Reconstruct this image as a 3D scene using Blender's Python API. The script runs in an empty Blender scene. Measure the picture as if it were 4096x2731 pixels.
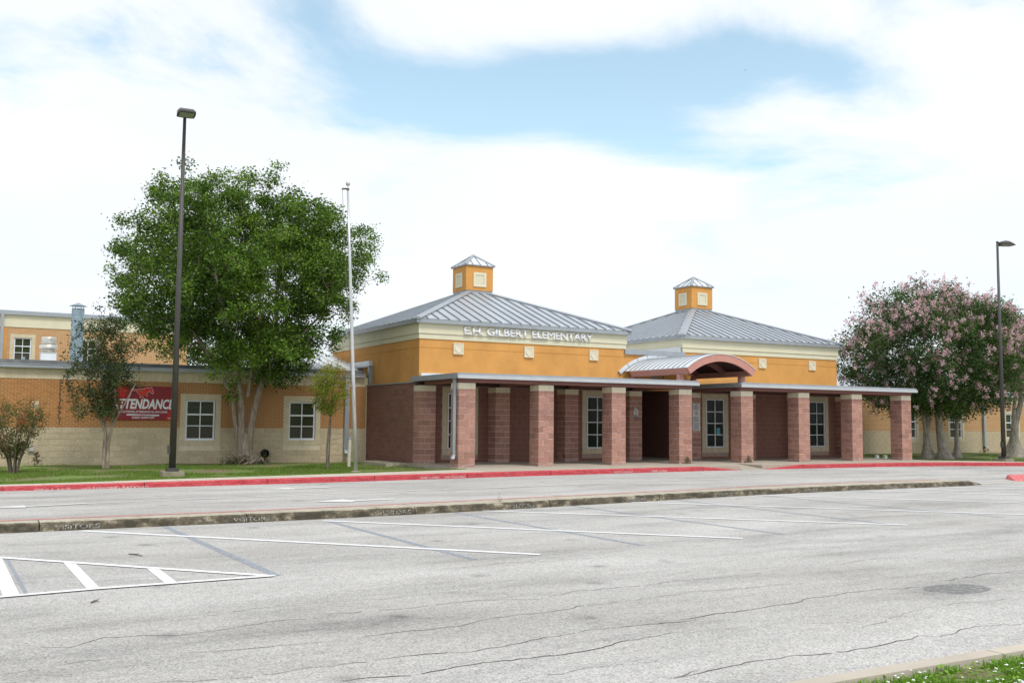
import bpy, bmesh, math, random
import numpy as np
from mathutils import Vector, Matrix, noise as mnoise
random.seed(7); rng = np.random.default_rng(7)
R_ = math.radians
scene = bpy.context.scene
COL = scene.collection

# ------------------------------------------------------------------ camera
CAM = np.array([-14.172, -28.857, 1.5136]); YAW, PITCH, ROLL, FPX = .509557, .0801065, .0088178, 3957.06
fw = np.array([math.sin(YAW)*math.cos(PITCH), math.cos(YAW)*math.cos(PITCH), math.sin(PITCH)])
rt0 = np.array([math.cos(YAW), -math.sin(YAW), 0.]); up0 = np.cross(rt0, fw)
rt = rt0*math.cos(ROLL)+up0*math.sin(ROLL); up = -rt0*math.sin(ROLL)+up0*math.cos(ROLL)
cd = bpy.data.cameras.new('camera'); cam = bpy.data.objects.new('camera', cd); COL.objects.link(cam)
cam.matrix_world = Matrix(((rt[0], up[0], -fw[0], CAM[0]), (rt[1], up[1], -fw[1], CAM[1]), (rt[2], up[2], -fw[2], CAM[2]), (0, 0, 0, 1)))
cd.sensor_width = 36; cd.lens = FPX/4096*36; cd.clip_start = .1; cd.clip_end = 5000
scene.camera = cam
def ray(x, y): return fw+rt*(x-2048)/FPX-up*(y-1365.5)/FPX
def G(x, y, z=-.15):                     # photo pixel -> point on the level z
    d = ray(x, y); t = (z-CAM[2])/d[2]; return CAM+t*d
# ------------------------------------------------------------------ world, sun, exposure
SUN_EL, SUN_AZ = 58, 172                 # azimuth measured from +Y towards +X
w = bpy.data.worlds.new('World'); scene.world = w; w.use_nodes = True
nt = w.node_tree; nt.nodes.clear()
def N(t, **k):
    n = nt.nodes.new(t)
    for a, b in k.items(): setattr(n, a, b)
    return n
def L(a, b): nt.links.new(a, b)
def mth(op, a, b=None, c=None):
    n = N('ShaderNodeMath', operation=op)
    for i, v in enumerate((a, b, c)):
        if v is None: continue
        if isinstance(v, (int, float)): n.inputs[i].default_value = v
        else: L(v, n.inputs[i])
    return n.outputs[0]
tc = N('ShaderNodeTexCoord'); sky = N('ShaderNodeTexSky', sky_type='NISHITA', sun_disc=False)
sky.sun_elevation = R_(SUN_EL); sky.sun_rotation = R_(SUN_AZ); sky.air_density = 1.; sky.dust_density = .6; sky.ozone_density = .35
L(tc.outputs['Generated'], sky.inputs[0])
rot = N('ShaderNodeVectorRotate', rotation_type='Z_AXIS'); rot.inputs['Angle'].default_value = YAW
L(tc.outputs['Generated'], rot.inputs['Vector'])
sep = N('ShaderNodeSeparateXYZ'); L(rot.outputs[0], sep.inputs[0])
X, Y, Z = sep.outputs
Zs = mth('ADD', mth('MAXIMUM', Z, 0.), .16)
cmb = N('ShaderNodeCombineXYZ'); L(mth('DIVIDE', X, Zs), cmb.inputs[0]); L(mth('DIVIDE', Y, Zs), cmb.inputs[1])
nz = N('ShaderNodeTexNoise', noise_dimensions='3D'); L(cmb.outputs[0], nz.inputs['Vector'])
for k, v in (('Scale', 1.15), ('Detail', 11.), ('Roughness', .60), ('Distortion', .5)): nz.inputs[k].default_value = v
nz2 = N('ShaderNodeTexNoise'); L(cmb.outputs[0], nz2.inputs['Vector'])
for k, v in (('Scale', .55), ('Detail', 6.), ('Roughness', .5)): nz2.inputs[k].default_value = v
# the wide gap in the cloud deck, at its bearing and elevation
Yp = mth('MAXIMUM', Y, .05); A = mth('DIVIDE', X, Yp); El = mth('DIVIDE', Z, Yp)
front = mth('GREATER_THAN', Y, .3)
gap = None
for a0, e0, ra, re, amp, tilt in [(-.22, .42, .075, .06, .26, 0), (-.145, .362, .075, .045, .22, 0), (-.04, .338, .10, .045, .27, -.1), (.07, .338, .09, .042, .24, 0), (.17, .352, .09, .034, .23, .1), (.275, .378, .10, .028, .18, .15), (.15, .287, .06, .022, .19, 0), (.228, .262, .08, .02, .19, 0), (.08, .30, .05, .02, .12, 0), (.40, .345, .09, .035, .10, 0), (-.47, .37, .10, .05, .08, 0), (-.03, .298, .06, .02, .12, 0), (.47, .25, .1, .03, .07, 0)]:
    da = mth('SUBTRACT', A, a0); de = mth('ADD', mth('SUBTRACT', El, e0), mth('MULTIPLY', da, tilt))
    q = mth('ADD', mth('POWER', mth('ABSOLUTE', mth('DIVIDE', da, ra)), 2.), mth('POWER', mth('ABSOLUTE', mth('DIVIDE', de, re)), 2.))
    g = mth('MULTIPLY', mth('EXPONENT', mth('MULTIPLY', q, -1.)), amp)
    gap = g if gap is None else mth('ADD', gap, g)
gap = mth('MULTIPLY', gap, front)
cov = mth('SUBTRACT', nz.outputs[0], gap)
mr = N('ShaderNodeMapRange', interpolation_type='SMOOTHSTEP'); L(cov, mr.inputs[0])
for i, v in ((1, .255), (2, .475), (3, .16), (4, 1.)): mr.inputs[i].default_value = v
CLOUD = 4.75
ccol = N('ShaderNodeMix', data_type='RGBA'); L(nz2.outputs[0], ccol.inputs[0])
ccol.inputs[6].default_value = (CLOUD*.74, CLOUD*.83, CLOUD*.96, 1); ccol.inputs[7].default_value = (CLOUD*1.14, CLOUD*1.14, CLOUD*1.13, 1)
mix = N('ShaderNodeMix', data_type='RGBA'); L(mr.outputs[0], mix.inputs[0]); skt = N('ShaderNodeVectorMath', operation='MULTIPLY'); skt.inputs[1].default_value = (1.12, 1.2, 1.0); L(sky.outputs[0], skt.inputs[0]); L(skt.outputs[0], mix.inputs[6]); L(ccol.outputs[2], mix.inputs[7])
bg = N('ShaderNodeBackground'); bg.inputs[1].default_value = .15; L(mix.outputs[2], bg.inputs[0])
wo = N('ShaderNodeOutputWorld'); L(bg.outputs[0], wo.inputs[0])
sd = bpy.data.lights.new('sun', 'SUN'); sun = bpy.data.objects.new('sun', sd); COL.objects.link(sun)
sd.energy = 1.5; sd.angle = R_(14); sd.color = (1, .965, .91)
sdir = Vector((math.sin(R_(SUN_AZ))*math.cos(R_(SUN_EL)), math.cos(R_(SUN_AZ))*math.cos(R_(SUN_EL)), math.sin(R_(SUN_EL))))
sun.rotation_euler = sdir.to_track_quat('Z', 'Y').to_euler(); sun.location = (0, -20, 40)
scene.view_settings.view_transform = 'Standard'; scene.view_settings.look = 'None'
scene.view_settings.exposure = .56; scene.view_settings.gamma = 1; scene.view_settings.use_curve_mapping = False

# ------------------------------------------------------------------ materials
MATS = {}
def mat(name, col, rough=.8, metal=0., var=.12, scale=6., bump=0., bscale=60., rnd=0., spec=.4, streak=0., emit=None, stretch=(1, 1, 1), dark=None):
    m = bpy.data.materials.new(name); m.use_nodes = True; t = m.node_tree; nodes = t.nodes; bs = nodes['Principled BSDF']
    bs.inputs['Roughness'].default_value = rough; bs.inputs['Metallic'].default_value = metal; bs.inputs['Specular IOR Level'].default_value = spec
    geo = nodes.new('ShaderNodeNewGeometry'); mp = nodes.new('ShaderNodeMapping'); mp.inputs['Scale'].default_value = stretch
    t.links.new(geo.outputs['Position'], mp.inputs[0])
    nzz = nodes.new('ShaderNodeTexNoise'); nzz.inputs['Scale'].default_value = scale; nzz.inputs['Detail'].default_value = 8; nzz.inputs['Roughness'].default_value = .65
    t.links.new(mp.outputs[0], nzz.inputs['Vector'])
    mx = nodes.new('ShaderNodeMix'); mx.data_type = 'RGBA'
    c = np.array(col); lo = c*(1-var) if dark is None else np.array(dark); hi = np.minimum(c*(1+var), 1.)
    mx.inputs[6].default_value = (*lo, 1); mx.inputs[7].default_value = (*hi, 1)
    rr = nodes.new('ShaderNodeMapRange'); rr.inputs[1].default_value = .3; rr.inputs[2].default_value = .7
    t.links.new(nzz.outputs[0], rr.inputs[0]); t.links.new(rr.outputs[0], mx.inputs[0]); out = mx.outputs[2]
    def mul(out, fac_socket, lo, hi):
        r2 = nodes.new('ShaderNodeMapRange'); r2.inputs[3].default_value = lo; r2.inputs[4].default_value = hi
        t.links.new(fac_socket, r2.inputs[0])
        hs = nodes.new('ShaderNodeVectorMath'); hs.operation = 'SCALE'; t.links.new(out, hs.inputs[0]); t.links.new(r2.outputs[0], hs.inputs['Scale'])
        return hs.outputs[0]
    if rnd:
        oi = nodes.new('ShaderNodeObjectInfo'); out = mul(out, oi.outputs['Random'], 1-rnd, 1+rnd)
    if streak:
        m2 = nodes.new('ShaderNodeMapping'); m2.inputs['Scale'].default_value = (1.5, 1.5, .45); t.links.new(geo.outputs['Position'], m2.inputs[0])
        n2 = nodes.new('ShaderNodeTexNoise'); n2.inputs['Scale'].default_value = 1.3; n2.inputs['Detail'].default_value = 6; t.links.new(m2.outputs[0], n2.inputs['Vector'])
        out = mul(out, n2.outputs[0], 1-streak, 1+streak)
    t.links.new(out, bs.inputs['Base Color'])
    if bump:
        n3 = nodes.new('ShaderNodeTexNoise'); n3.inputs['Scale'].default_value = bscale; n3.inputs['Detail'].default_value = 6; n3.inputs['Roughness'].default_value = .7
        t.links.new(geo.outputs['Position'], n3.inputs['Vector'])
        bp = nodes.new('ShaderNodeBump'); bp.inputs['Strength'].default_value = min(1, bump); bp.inputs['Distance'].default_value = .02
        t.links.new(n3.outputs[0], bp.inputs['Height']); t.links.new(bp.outputs[0], bs.inputs['Normal'])
    MATS[name] = m
    return m
M = MATS
mat('stucco', (.64, .315, .088), .9, var=.11, scale=1.3, bump=.3, bscale=160, streak=.12)
mat('cream', (.68, .64, .47), .85, var=.04, scale=2, bump=.15, bscale=150, streak=.05)
mat('cream_block', (.60, .52, .37), .9, var=.08, scale=9, bump=.2, bscale=120, rnd=.06)
mat('cap_block', (.72, .66, .50), .9, var=.07, scale=9, bump=.3, bscale=110, rnd=.05)
mat('tan_block', (.545, .455, .315), .92, var=.2, scale=22, bump=1., bscale=38, rnd=.09)
mat('tan_mortar', (.66, .585, .45), .95, var=.1, bump=.2)
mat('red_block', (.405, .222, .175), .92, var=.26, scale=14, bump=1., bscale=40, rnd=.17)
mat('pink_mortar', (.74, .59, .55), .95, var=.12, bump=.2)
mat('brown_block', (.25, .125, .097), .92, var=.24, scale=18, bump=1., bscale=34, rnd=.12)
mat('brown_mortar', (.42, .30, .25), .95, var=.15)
mat('brick', (.45, .205, .068), .88, var=.16, scale=30, bump=.5, bscale=120, rnd=.12)
mat('brick_mortar', (.68, .56, .37), .95, var=.1)
mat('metal_roof', (.46, .49, .53), .42, .35, var=.08, scale=1.2, rnd=.05, spec=.5, streak=.06)
mat('metal_white', (.70, .73, .76), .4, .2, var=.06, scale=1.5)
mat('metal_trim', (.36, .39, .42), .45, .35, var=.1, scale=2.5, streak=.08)
mat('metal_gutter', (.52, .545, .57), .42, .3, var=.08, scale=2, streak=.05)
mat('metal_seam', (.27, .30, .33), .5, .3, var=.1)
mat('metal_dark', (.17, .175, .18), .6, .2, var=.22, scale=5, streak=.3)
mat('galv', (.27, .35, .39), .5, .35, var=.28, scale=6)
mat('alu', (.58, .56, .50), .35, .5, var=.08, scale=3)
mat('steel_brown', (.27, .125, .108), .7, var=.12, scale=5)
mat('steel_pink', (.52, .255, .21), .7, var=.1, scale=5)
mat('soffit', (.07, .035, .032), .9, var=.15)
mat('white_frame', (.74, .77, .80), .45, var=.04, scale=4)
mat('glass', (.012, .018, .013), .04, var=.35, scale=1.2, spec=.12)
mat('blind', (.042, .050, .024), .1, var=.3, scale=3, spec=.14, stretch=(1, 1, 14))
mat('blind_grey', (.07, .068, .052), .1, var=.2, scale=3, spec=.14, stretch=(1, 1, 14))
mat('dark_void', (.012, .01, .01), .9, var=.1)
mat('pole_bronze', (.075, .072, .068), .5, .2, var=.12, scale=3)
mat('pole_silver', (.56, .57, .58), .35, .45, var=.1, scale=3)
mat('concrete', (.42, .37, .30), .93, var=.13, scale=1.7, bump=.3, bscale=130)
mat('walk', (.50, .445, .37), .93, var=.12, scale=1.6, bump=.3, bscale=140, rnd=.05)
mat('old_concrete', (.30, .27, .2), .95, var=.3, scale=7, bump=.5, bscale=70)
mat('white_paint', (.78, .79, .79), .8, var=.1, scale=30, bump=.2, bscale=200)
mat('worn_white', (.66, .65, .63), .85, var=.16, scale=26)
mat('stencil_white', (.62, .60, .56), .85, var=.2, scale=40)
mat('stencil_pink', (.68, .45, .44), .85, var=.25, scale=50)
mat('old_line', (.27, .29, .335), .85, var=.25, scale=14)
mat('red_line', (.62, .17, .17), .85, var=.3, scale=12)
mat('crack', (.085, .078, .068), .95, var=.3)
mat('patch', (.19, .19, .195), .9, var=.45, scale=30, bump=.8, bscale=90)
mat('sign_white', (.70, .71, .71), .5, var=.03)
mat('letter_white', (.84, .845, .86), .5, var=.03)
mat('sign_navy', (.05, .06, .09), .5, var=.1)
mat('sign_red', (.45, .05, .05), .5, var=.05)
mat('print_green', (.22, .34, .27), .6, var=.2, scale=60)
mat('print_mauve', (.36, .27, .38), .6, var=.2, scale=60)
mat('banner_dark', (.26, .021, .03), .6, var=.12, scale=3)
mat('banner_red', (.52, .02, .022), .6, var=.08, scale=3)
mat('horse_red', (.62, .035, .025), .6, var=.04)
mat('banner_white', (.74, .76, .79), .6, var=.03)
mat('black_rubber', (.018, .018, .018), .7, var=.3, scale=14)
mat('pvc', (.52, .49, .40), .6, var=.12)
mat('blue_paper', (.10, .34, .42), .7, var=.05)
mat('bark', (.36, .30, .235), .9, var=.35, scale=4.5, bump=.9, bscale=26, stretch=(3, 3, .7), dark=(.17, .13, .105))
mat('bark_light', (.42, .38, .32), .9, var=.3, scale=5, bump=.9, bscale=30, stretch=(3, 3, .6), dark=(.19, .165, .14))
mat('bark_dark', (.16, .13, .105), .9, var=.35, scale=6, bump=.6, bscale=40)
mat('bird_blue', (.05, .27, .50), .7, var=.2)
mat('dirt', (.17, .115, .075), .95, var=.3, scale=9, bump=.6, bscale=60)
mat('stain', (.095, .075, .045), .95, var=.4, scale=9)
mat('lens', (.30, .33, .22), .25, var=.35, scale=14)

def wornmat(name, col, keep):
    m = bpy.data.materials.new(name); m.use_nodes = True; t = m.node_tree; bs = t.nodes['Principled BSDF']; bs.inputs['Base Color'].default_value = (*col, 1); bs.inputs['Roughness'].default_value = .9
    geo = t.nodes.new('ShaderNodeNewGeometry'); n = t.nodes.new('ShaderNodeTexNoise'); n.inputs['Scale'].default_value = 24; n.inputs['Detail'].default_value = 5; n.inputs['Roughness'].default_value = .7; t.links.new(geo.outputs['Position'], n.inputs['Vector'])
    r = t.nodes.new('ShaderNodeMapRange'); r.inputs[1].default_value = keep-.1; r.inputs[2].default_value = keep+.1; r.inputs[4].default_value = .85; t.links.new(n.outputs[0], r.inputs[0])
    tr = t.nodes.new('ShaderNodeBsdfTransparent'); mx = t.nodes.new('ShaderNodeMixShader'); t.links.new(r.outputs[0], mx.inputs[0]); t.links.new(tr.outputs[0], mx.inputs[1]); t.links.new(bs.outputs[0], mx.inputs[2]); t.links.new(mx.outputs[0], t.nodes['Material Output'].inputs[0]); M[name] = m
wornmat('stencil_white', (.46, .45, .41), .50); wornmat('stencil_pink', (.78, .64, .62), .45); wornmat('old_line', (.33, .36, .41), .43); wornmat('worn_white', (.76, .75, .73), .28); wornmat('patch', (.22, .22, .225), .50); wornmat('white_paint_worn', (.84, .85, .85), .12)
def leafmat(name, c1, c2, trans=.35, rough=.5, c3=None):
    m = bpy.data.materials.new(name); m.use_nodes = True; t = m.node_tree; bs = t.nodes['Principled BSDF']
    at = t.nodes.new('ShaderNodeAttribute'); at.attribute_name = 'tint'
    cr = t.nodes.new('ShaderNodeValToRGB'); t.links.new(at.outputs['Fac'], cr.inputs[0])
    e = cr.color_ramp.elements; e[0].color = (*c1, 1); e[1].color = (*c2, 1)
    if c3 is not None:
        e[1].position = .78; x = e.new(1.); x.color = (*c3, 1)
    t.links.new(cr.outputs[0], bs.inputs['Base Color']); bs.inputs['Roughness'].default_value = rough; bs.inputs['Specular IOR Level'].default_value = .35
    tr = t.nodes.new('ShaderNodeBsdfTranslucent'); t.links.new(cr.outputs[0], tr.inputs[0])
    mx = t.nodes.new('ShaderNodeMixShader'); mx.inputs[0].default_value = trans
    out = t.nodes['Material Output']; t.links.new(bs.outputs[0], mx.inputs[1]); t.links.new(tr.outputs[0], mx.inputs[2]); t.links.new(mx.outputs[0], out.inputs[0])
    M[name] = m
leafmat('leaf_green', (.016, .052, .008), (.165, .30, .024), .30, c3=(.23, .31, .04))
leafmat('leaf_deep', (.020, .060, .014), (.105, .195, .028), .30)
leafmat('leaf_shrub', (.020, .042, .012), (.080, .125, .030), .28, c3=(.20, .13, .04))
leafmat('leaf_rust', (.045, .072, .016), (.15, .15, .035), .3, c3=(.55, .12, .065))
leafmat('leaf_amber', (.15, .20, .02), (.30, .32, .03), .35, c3=(.50, .20, .04))
leafmat('blossom', (.60, .36, .40), (.88, .68, .69), .35)
leafmat('grass_blade', (.085, .150, .025), (.235, .37, .045), .35, c3=(.36, .36, .12))
leafmat('clover_blade', (.09, .22, .015), (.30, .52, .05), .4)

def nodemat(name):
    m = bpy.data.materials.new(name); m.use_nodes = True; M[name] = m
    t = m.node_tree; return m, t, t.nodes['Principled BSDF'], t.nodes.new('ShaderNodeNewGeometry')
def nnoise(t, src, scale, detail=6, rough=.6, stretch=None):
    if stretch:
        mp = t.nodes.new('ShaderNodeMapping'); mp.inputs['Scale'].default_value = stretch; t.links.new(src, mp.inputs[0]); src = mp.outputs[0]
    n = t.nodes.new('ShaderNodeTexNoise'); n.inputs['Scale'].default_value = scale; n.inputs['Detail'].default_value = detail; n.inputs['Roughness'].default_value = rough
    t.links.new(src, n.inputs['Vector']); return n.outputs[0]
def nramp(t, f, stops):
    r = t.nodes.new('ShaderNodeValToRGB'); t.links.new(f, r.inputs[0]); e = r.color_ramp.elements
    e[0].position, e[0].color = stops[0][0], (*stops[0][1], 1); e[1].position, e[1].color = stops[-1][0], (*stops[-1][1], 1)
    for p, c in stops[1:-1]: x = e.new(p); x.color = (*c, 1)
    return r.outputs[0]
def nmix(t, f, a, b, mode='MIX'):
    x = t.nodes.new('ShaderNodeMix'); x.data_type = 'RGBA'; x.blend_type = mode
    for s, v in ((0, f), (6, a), (7, b)):
        if isinstance(v, (int, float)): x.inputs[s].default_value = v
        elif isinstance(v, tuple): x.inputs[s].default_value = (*v, 1)
        else: t.links.new(v, x.inputs[s])
    return x.outputs[2]
g3 = lambda v: (v, v, v)
# sun-bleached asphalt: aggregate speckle, wear patches, tyre-worn bands
m, t, bs, geo = nodemat('asphalt'); P = geo.outputs['Position']
base = nramp(t, nnoise(t, P, .16, 5, .6, (1, 2.2, 1)), [(.32, (.375, .362, .342)), (.55, (.455, .442, .422)), (.72, (.505, .492, .472))])
sp = nramp(t, nnoise(t, P, 55, 3, .75), [(.30, g3(.42)), (.48, g3(.98)), (.68, g3(1.35))])
sp2 = nramp(t, nnoise(t, P, 14, 5, .8), [(.3, g3(.82)), (.65, g3(1.10))])
stn = nramp(t, nnoise(t, P, .55, 7, .7, (.6, 1.6, 1)), [(.25, g3(.66)), (.46, g3(.96)), (.62, g3(1.04)), (.75, g3(1.08))])
c = nmix(t, 1., nmix(t, 1., nmix(t, 1., base, sp, 'MULTIPLY'), sp2, 'MULTIPLY'), stn, 'MULTIPLY')
# drips and spots
vo = t.nodes.new('ShaderNodeTexVoronoi'); vo.inputs['Scale'].default_value = .9; vo.inputs['Randomness'].default_value = 1.; wn_ = t.nodes.new('ShaderNodeMixRGB'); wn_.blend_type = 'ADD'; wn_.inputs[0].default_value = .18
nn_ = t.nodes.new('ShaderNodeTexNoise'); nn_.inputs['Scale'].default_value = 4; nn_.inputs['Detail'].default_value = 5; t.links.new(P, nn_.inputs['Vector']); t.links.new(P, wn_.inputs[1]); t.links.new(nn_.outputs['Color'], wn_.inputs[2]); t.links.new(wn_.outputs[0], vo.inputs['Vector'])
c = nmix(t, 1., c, nramp(t, vo.outputs['Distance'], [(.03, g3(.62)), (.10, g3(.9)), (.16, g3(1.))]), 'MULTIPLY')
wear = nramp(t, nnoise(t, P, .9, 8, .75, (.25, 1.2, 1)), [(.36, g3(.80)), (.47, g3(.98)), (.60, g3(1.07))])
c = nmix(t, 1., c, wear, 'MULTIPLY')
t.links.new(c, bs.inputs['Base Color']); bs.inputs['Roughness'].default_value = .93; bs.inputs['Specular IOR Level'].default_value = .2
bp = t.nodes.new('ShaderNodeBump'); bp.inputs['Strength'].default_value = .5; bp.inputs['Distance'].default_value = .012
t.links.new(nnoise(t, P, 70, 3, .7), bp.inputs['Height']); t.links.new(bp.outputs[0], bs.inputs['Normal'])
# weathered island kerb: mildew streaks on the cheek, cleaner top
m, t, bs, geo = nodemat('kerb_weathered'); P = geo.outputs['Position']
sz = t.nodes.new('ShaderNodeSeparateXYZ'); t.links.new(P, sz.inputs[0])
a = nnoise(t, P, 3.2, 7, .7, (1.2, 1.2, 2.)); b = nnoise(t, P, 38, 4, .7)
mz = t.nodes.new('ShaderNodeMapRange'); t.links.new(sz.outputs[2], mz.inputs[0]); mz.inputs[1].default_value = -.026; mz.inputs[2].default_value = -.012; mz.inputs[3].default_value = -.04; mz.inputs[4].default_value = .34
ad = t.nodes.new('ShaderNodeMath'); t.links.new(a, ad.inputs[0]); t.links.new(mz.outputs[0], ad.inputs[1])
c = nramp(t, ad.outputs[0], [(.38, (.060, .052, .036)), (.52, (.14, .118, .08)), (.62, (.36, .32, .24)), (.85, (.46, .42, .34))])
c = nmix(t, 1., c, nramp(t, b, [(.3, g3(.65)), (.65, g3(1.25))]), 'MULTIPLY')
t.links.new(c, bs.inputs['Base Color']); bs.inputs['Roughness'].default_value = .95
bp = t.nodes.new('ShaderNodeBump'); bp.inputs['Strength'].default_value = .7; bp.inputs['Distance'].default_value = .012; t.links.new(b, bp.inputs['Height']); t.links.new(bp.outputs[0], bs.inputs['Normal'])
# red fire-lane paint, scuffed
m, t, bs, geo = nodemat('kerb_red'); P = geo.outputs['Position']
a = nnoise(t, P, 5, 8, .72, (.6, 1, 4)); b = nnoise(t, P, 26, 5, .75, (.5, 1, 3))
c = nramp(t, a, [(.30, (.20, .022, .03)), (.45, (.42, .028, .042)), (.56, (.50, .045, .058)), (.7, (.50, .11, .115))])
c = nmix(t, nramp(t, b, [(.53, g3(0)), (.70, g3(.8))]), c, (.56, .34, .32))
t.links.new(c, bs.inputs['Base Color']); bs.inputs['Roughness'].default_value = .75
# lawn soil under the blades
m, t, bs, geo = nodemat('lawn'); P = geo.outputs['Position']
a = nnoise(t, P, .55, 6, .65); b = nnoise(t, P, 22, 4, .8)
c = nramp(t, a, [(.40, (.20, .145, .09)), (.50, (.15, .19, .05)), (.64, (.13, .22, .04))])
c = nmix(t, 1., c, nramp(t, b, [(.3, g3(.6)), (.65, g3(1.25))]), 'MULTIPLY')
t.links.new(c, bs.inputs['Base Color']); bs.inputs['Roughness'].default_value = .95
# distant brick
def brickmat(name, c1, c2, cm):
    m, t, bs, geo = nodemat(name); P = geo.outputs['Position']
    s = t.nodes.new('ShaderNodeSeparateXYZ'); t.links.new(P, s.inputs[0]); k = t.nodes.new('ShaderNodeCombineXYZ'); t.links.new(s.outputs[0], k.inputs[0]); t.links.new(s.outputs[2], k.inputs[1])
    b = t.nodes.new('ShaderNodeTexBrick'); t.links.new(k.outputs[0], b.inputs[0]); b.inputs['Scale'].default_value = 1
    b.inputs['Brick Width'].default_value = .203; b.inputs['Row Height'].default_value = .0683; b.inputs['Mortar Size'].default_value = .009
    b.inputs['Color1'].default_value = (*c1, 1); b.inputs['Color2'].default_value = (*c2, 1); b.inputs['Mortar'].default_value = (*cm, 1)
    t.links.new(b.outputs[0], bs.inputs['Base Color']); bs.inputs['Roughness'].default_value = .9
brickmat('brick_far', (.46, .21, .068), (.41, .185, .06), (.66, .54, .35))
brickmat('brick_shade', (.40, .17, .045), (.34, .14, .04), (.44, .29, .15))

# ------------------------------------------------------------------ mesh helpers
WP = {}
def link(o, parent=None, at=(0, 0, 0)):
    at = np.array(at, float); COL.objects.link(o); WP[o.name] = at
    if parent is not None: o.parent = parent; o.location = at-WP[parent.name]
    else: o.location = at
    return o
def mesh(name, verts, faces, mats, fm=None, smooth=False):
    me = bpy.data.meshes.new(name); me.from_pydata([tuple(map(float, v)) for v in verts], [], [tuple(int(i) for i in f) for f in faces])
    for m_ in (mats if isinstance(mats, (list, tuple)) else [mats]): me.materials.append(M[m_])
    if fm is not None: me.polygons.foreach_set('material_index', fm)
    if smooth: me.polygons.foreach_set('use_smooth', [True]*len(me.polygons))
    me.update(); return me
class B:                                   # collects shapes; build() makes ONE mesh object
    def __init__(s): s.v, s.f, s.m = [], [], []
    def add(s, v, f, mi=0):
        o = len(s.v); s.v += [tuple(p) for p in v]; s.f += [tuple(i+o for i in q) for q in f]; s.m += [mi]*len(f); return s
    def box(s, x0, x1, y0, y1, z0, z1, mi=0):
        return s.add([(x0, y0, z0), (x1, y0, z0), (x1, y1, z0), (x0, y1, z0), (x0, y0, z1), (x1, y0, z1), (x1, y1, z1), (x0, y1, z1)],
                     [(3, 2, 1, 0), (4, 5, 6, 7), (0, 1, 5, 4), (1, 2, 6, 5), (2, 3, 7, 6), (3, 0, 4, 7)], mi)
    def quad(s, a, b, c, d, mi=0): return s.add([a, b, c, d], [(0, 1, 2, 3)], mi)
    def prism(s, poly, y0, y1, mi=0):      # outline in x,z pulled along y
        n = len(poly)
        return s.add([(x, y0, z) for x, z in poly]+[(x, y1, z) for x, z in poly], [tuple(range(n)), tuple(range(2*n-1, n-1, -1))]+[(i, i+n, (i+1) % n+n, (i+1) % n) for i in range(n)], mi)
    def tube(s, pts, rad, n=8, mi=0, cap=True):
        pts = [Vector(p) for p in pts]; rings = []
        if not isinstance(rad, (list, tuple)): rad = [rad]*len(pts)
        prev = None
        for i, p in enumerate(pts):
            d = (pts[min(i+1, len(pts)-1)]-pts[max(i-1, 0)]).normalized()
            u = (prev-d*prev.dot(d)) if prev is not None else d.cross(Vector((.3, .9, .1)) if abs(d.z) > .9 else Vector((0, 0, 1)))
            if u.length < 1e-5: u = d.orthogonal()
            u.normalize(); prev = u; q = d.cross(u)
            rings.append([p+(u*math.cos(2*math.pi*k/n)+q*math.sin(2*math.pi*k/n))*rad[i] for k in range(n)])
        v = [x for r in rings for x in r]; f = []
        for i in range(len(pts)-1):
            for k in range(n): f.append((i*n+k, i*n+(k+1) % n, (i+1)*n+(k+1) % n, (i+1)*n+k))
        if cap: f += [tuple(range(n-1, -1, -1)), tuple((len(pts)-1)*n+k for k in range(n))]
        return s.add(v, f, mi)
    def lathe(s, prof, c=(0, 0, 0), n=20, mi=0):
        v = []; f = []
        for r, z in prof: v += [(c[0]+r*math.cos(2*math.pi*k/n), c[1]+r*math.sin(2*math.pi*k/n), c[2]+z) for k in range(n)]
        for i in range(len(prof)-1):
            for k in range(n): f.append((i*n+k, i*n+(k+1) % n, (i+1)*n+(k+1) % n, (i+1)*n+k))
        f += [tuple(range(n-1, -1, -1)), tuple((len(prof)-1)*n+k for k in range(n))]
        return s.add(v, f, mi)
    def build(s, name, mats, parent=None, smooth=False, origin=None):
        v = np.array([tuple(p) for p in s.v]); lo, hi = v.min(0), v.max(0)
        c = np.array(origin) if origin is not None else np.array([(lo[0]+hi[0])/2, (lo[1]+hi[1])/2, lo[2]])
        me = mesh(name, v-c, s.f, mats, s.m, smooth)
        return link(bpy.data.objects.new(name, me), parent, c)
def box(name, x0, x1, y0, y1, z0, z1, m_, parent=None): return B().box(x0, x1, y0, y1, z0, z1).build(name, m_, parent)
def empty(name, at): o = bpy.data.objects.new(name, None); o.empty_display_size = .2; return link(o, None, at)
def tag(o, label=None, cat=None, group=None, kind=None):
    if label: o['label'] = label
    if cat: o['category'] = cat
    if group: o['group'] = group
    if kind: o['kind'] = kind
    return o
def thing(name, at, label, cat, group=None): return tag(empty(name, at), label, cat, group)
def put(name, me, at, parent, rz=0.):
    o = bpy.data.objects.new(name, me); o.rotation_euler.z = rz; return link(o, parent, at)
def fast(name, v, f4, m_, tint=None, parent=None, at=(0, 0, 0)):     # many quads, built from arrays
    me = bpy.data.meshes.new(name); n = len(f4); v = np.asarray(v, np.float32)-np.asarray(at, np.float32)
    me.vertices.add(len(v)); me.vertices.foreach_set('co', v.ravel()); k = f4.shape[1]
    me.loops.add(n*k); me.loops.foreach_set('vertex_index', f4.astype(np.int32).ravel())
    me.polygons.add(n); me.polygons.foreach_set('loop_start', np.arange(0, n*k, k, dtype=np.int32))
    me.materials.append(M[m_])
    if tint is not None: me.attributes.new('tint', 'FLOAT', 'FACE').data.foreach_set('value', tint.astype(np.float32))
    me.update(calc_edges=True); me.validate()
    return link(bpy.data.objects.new(name, me), parent, at)
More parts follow.
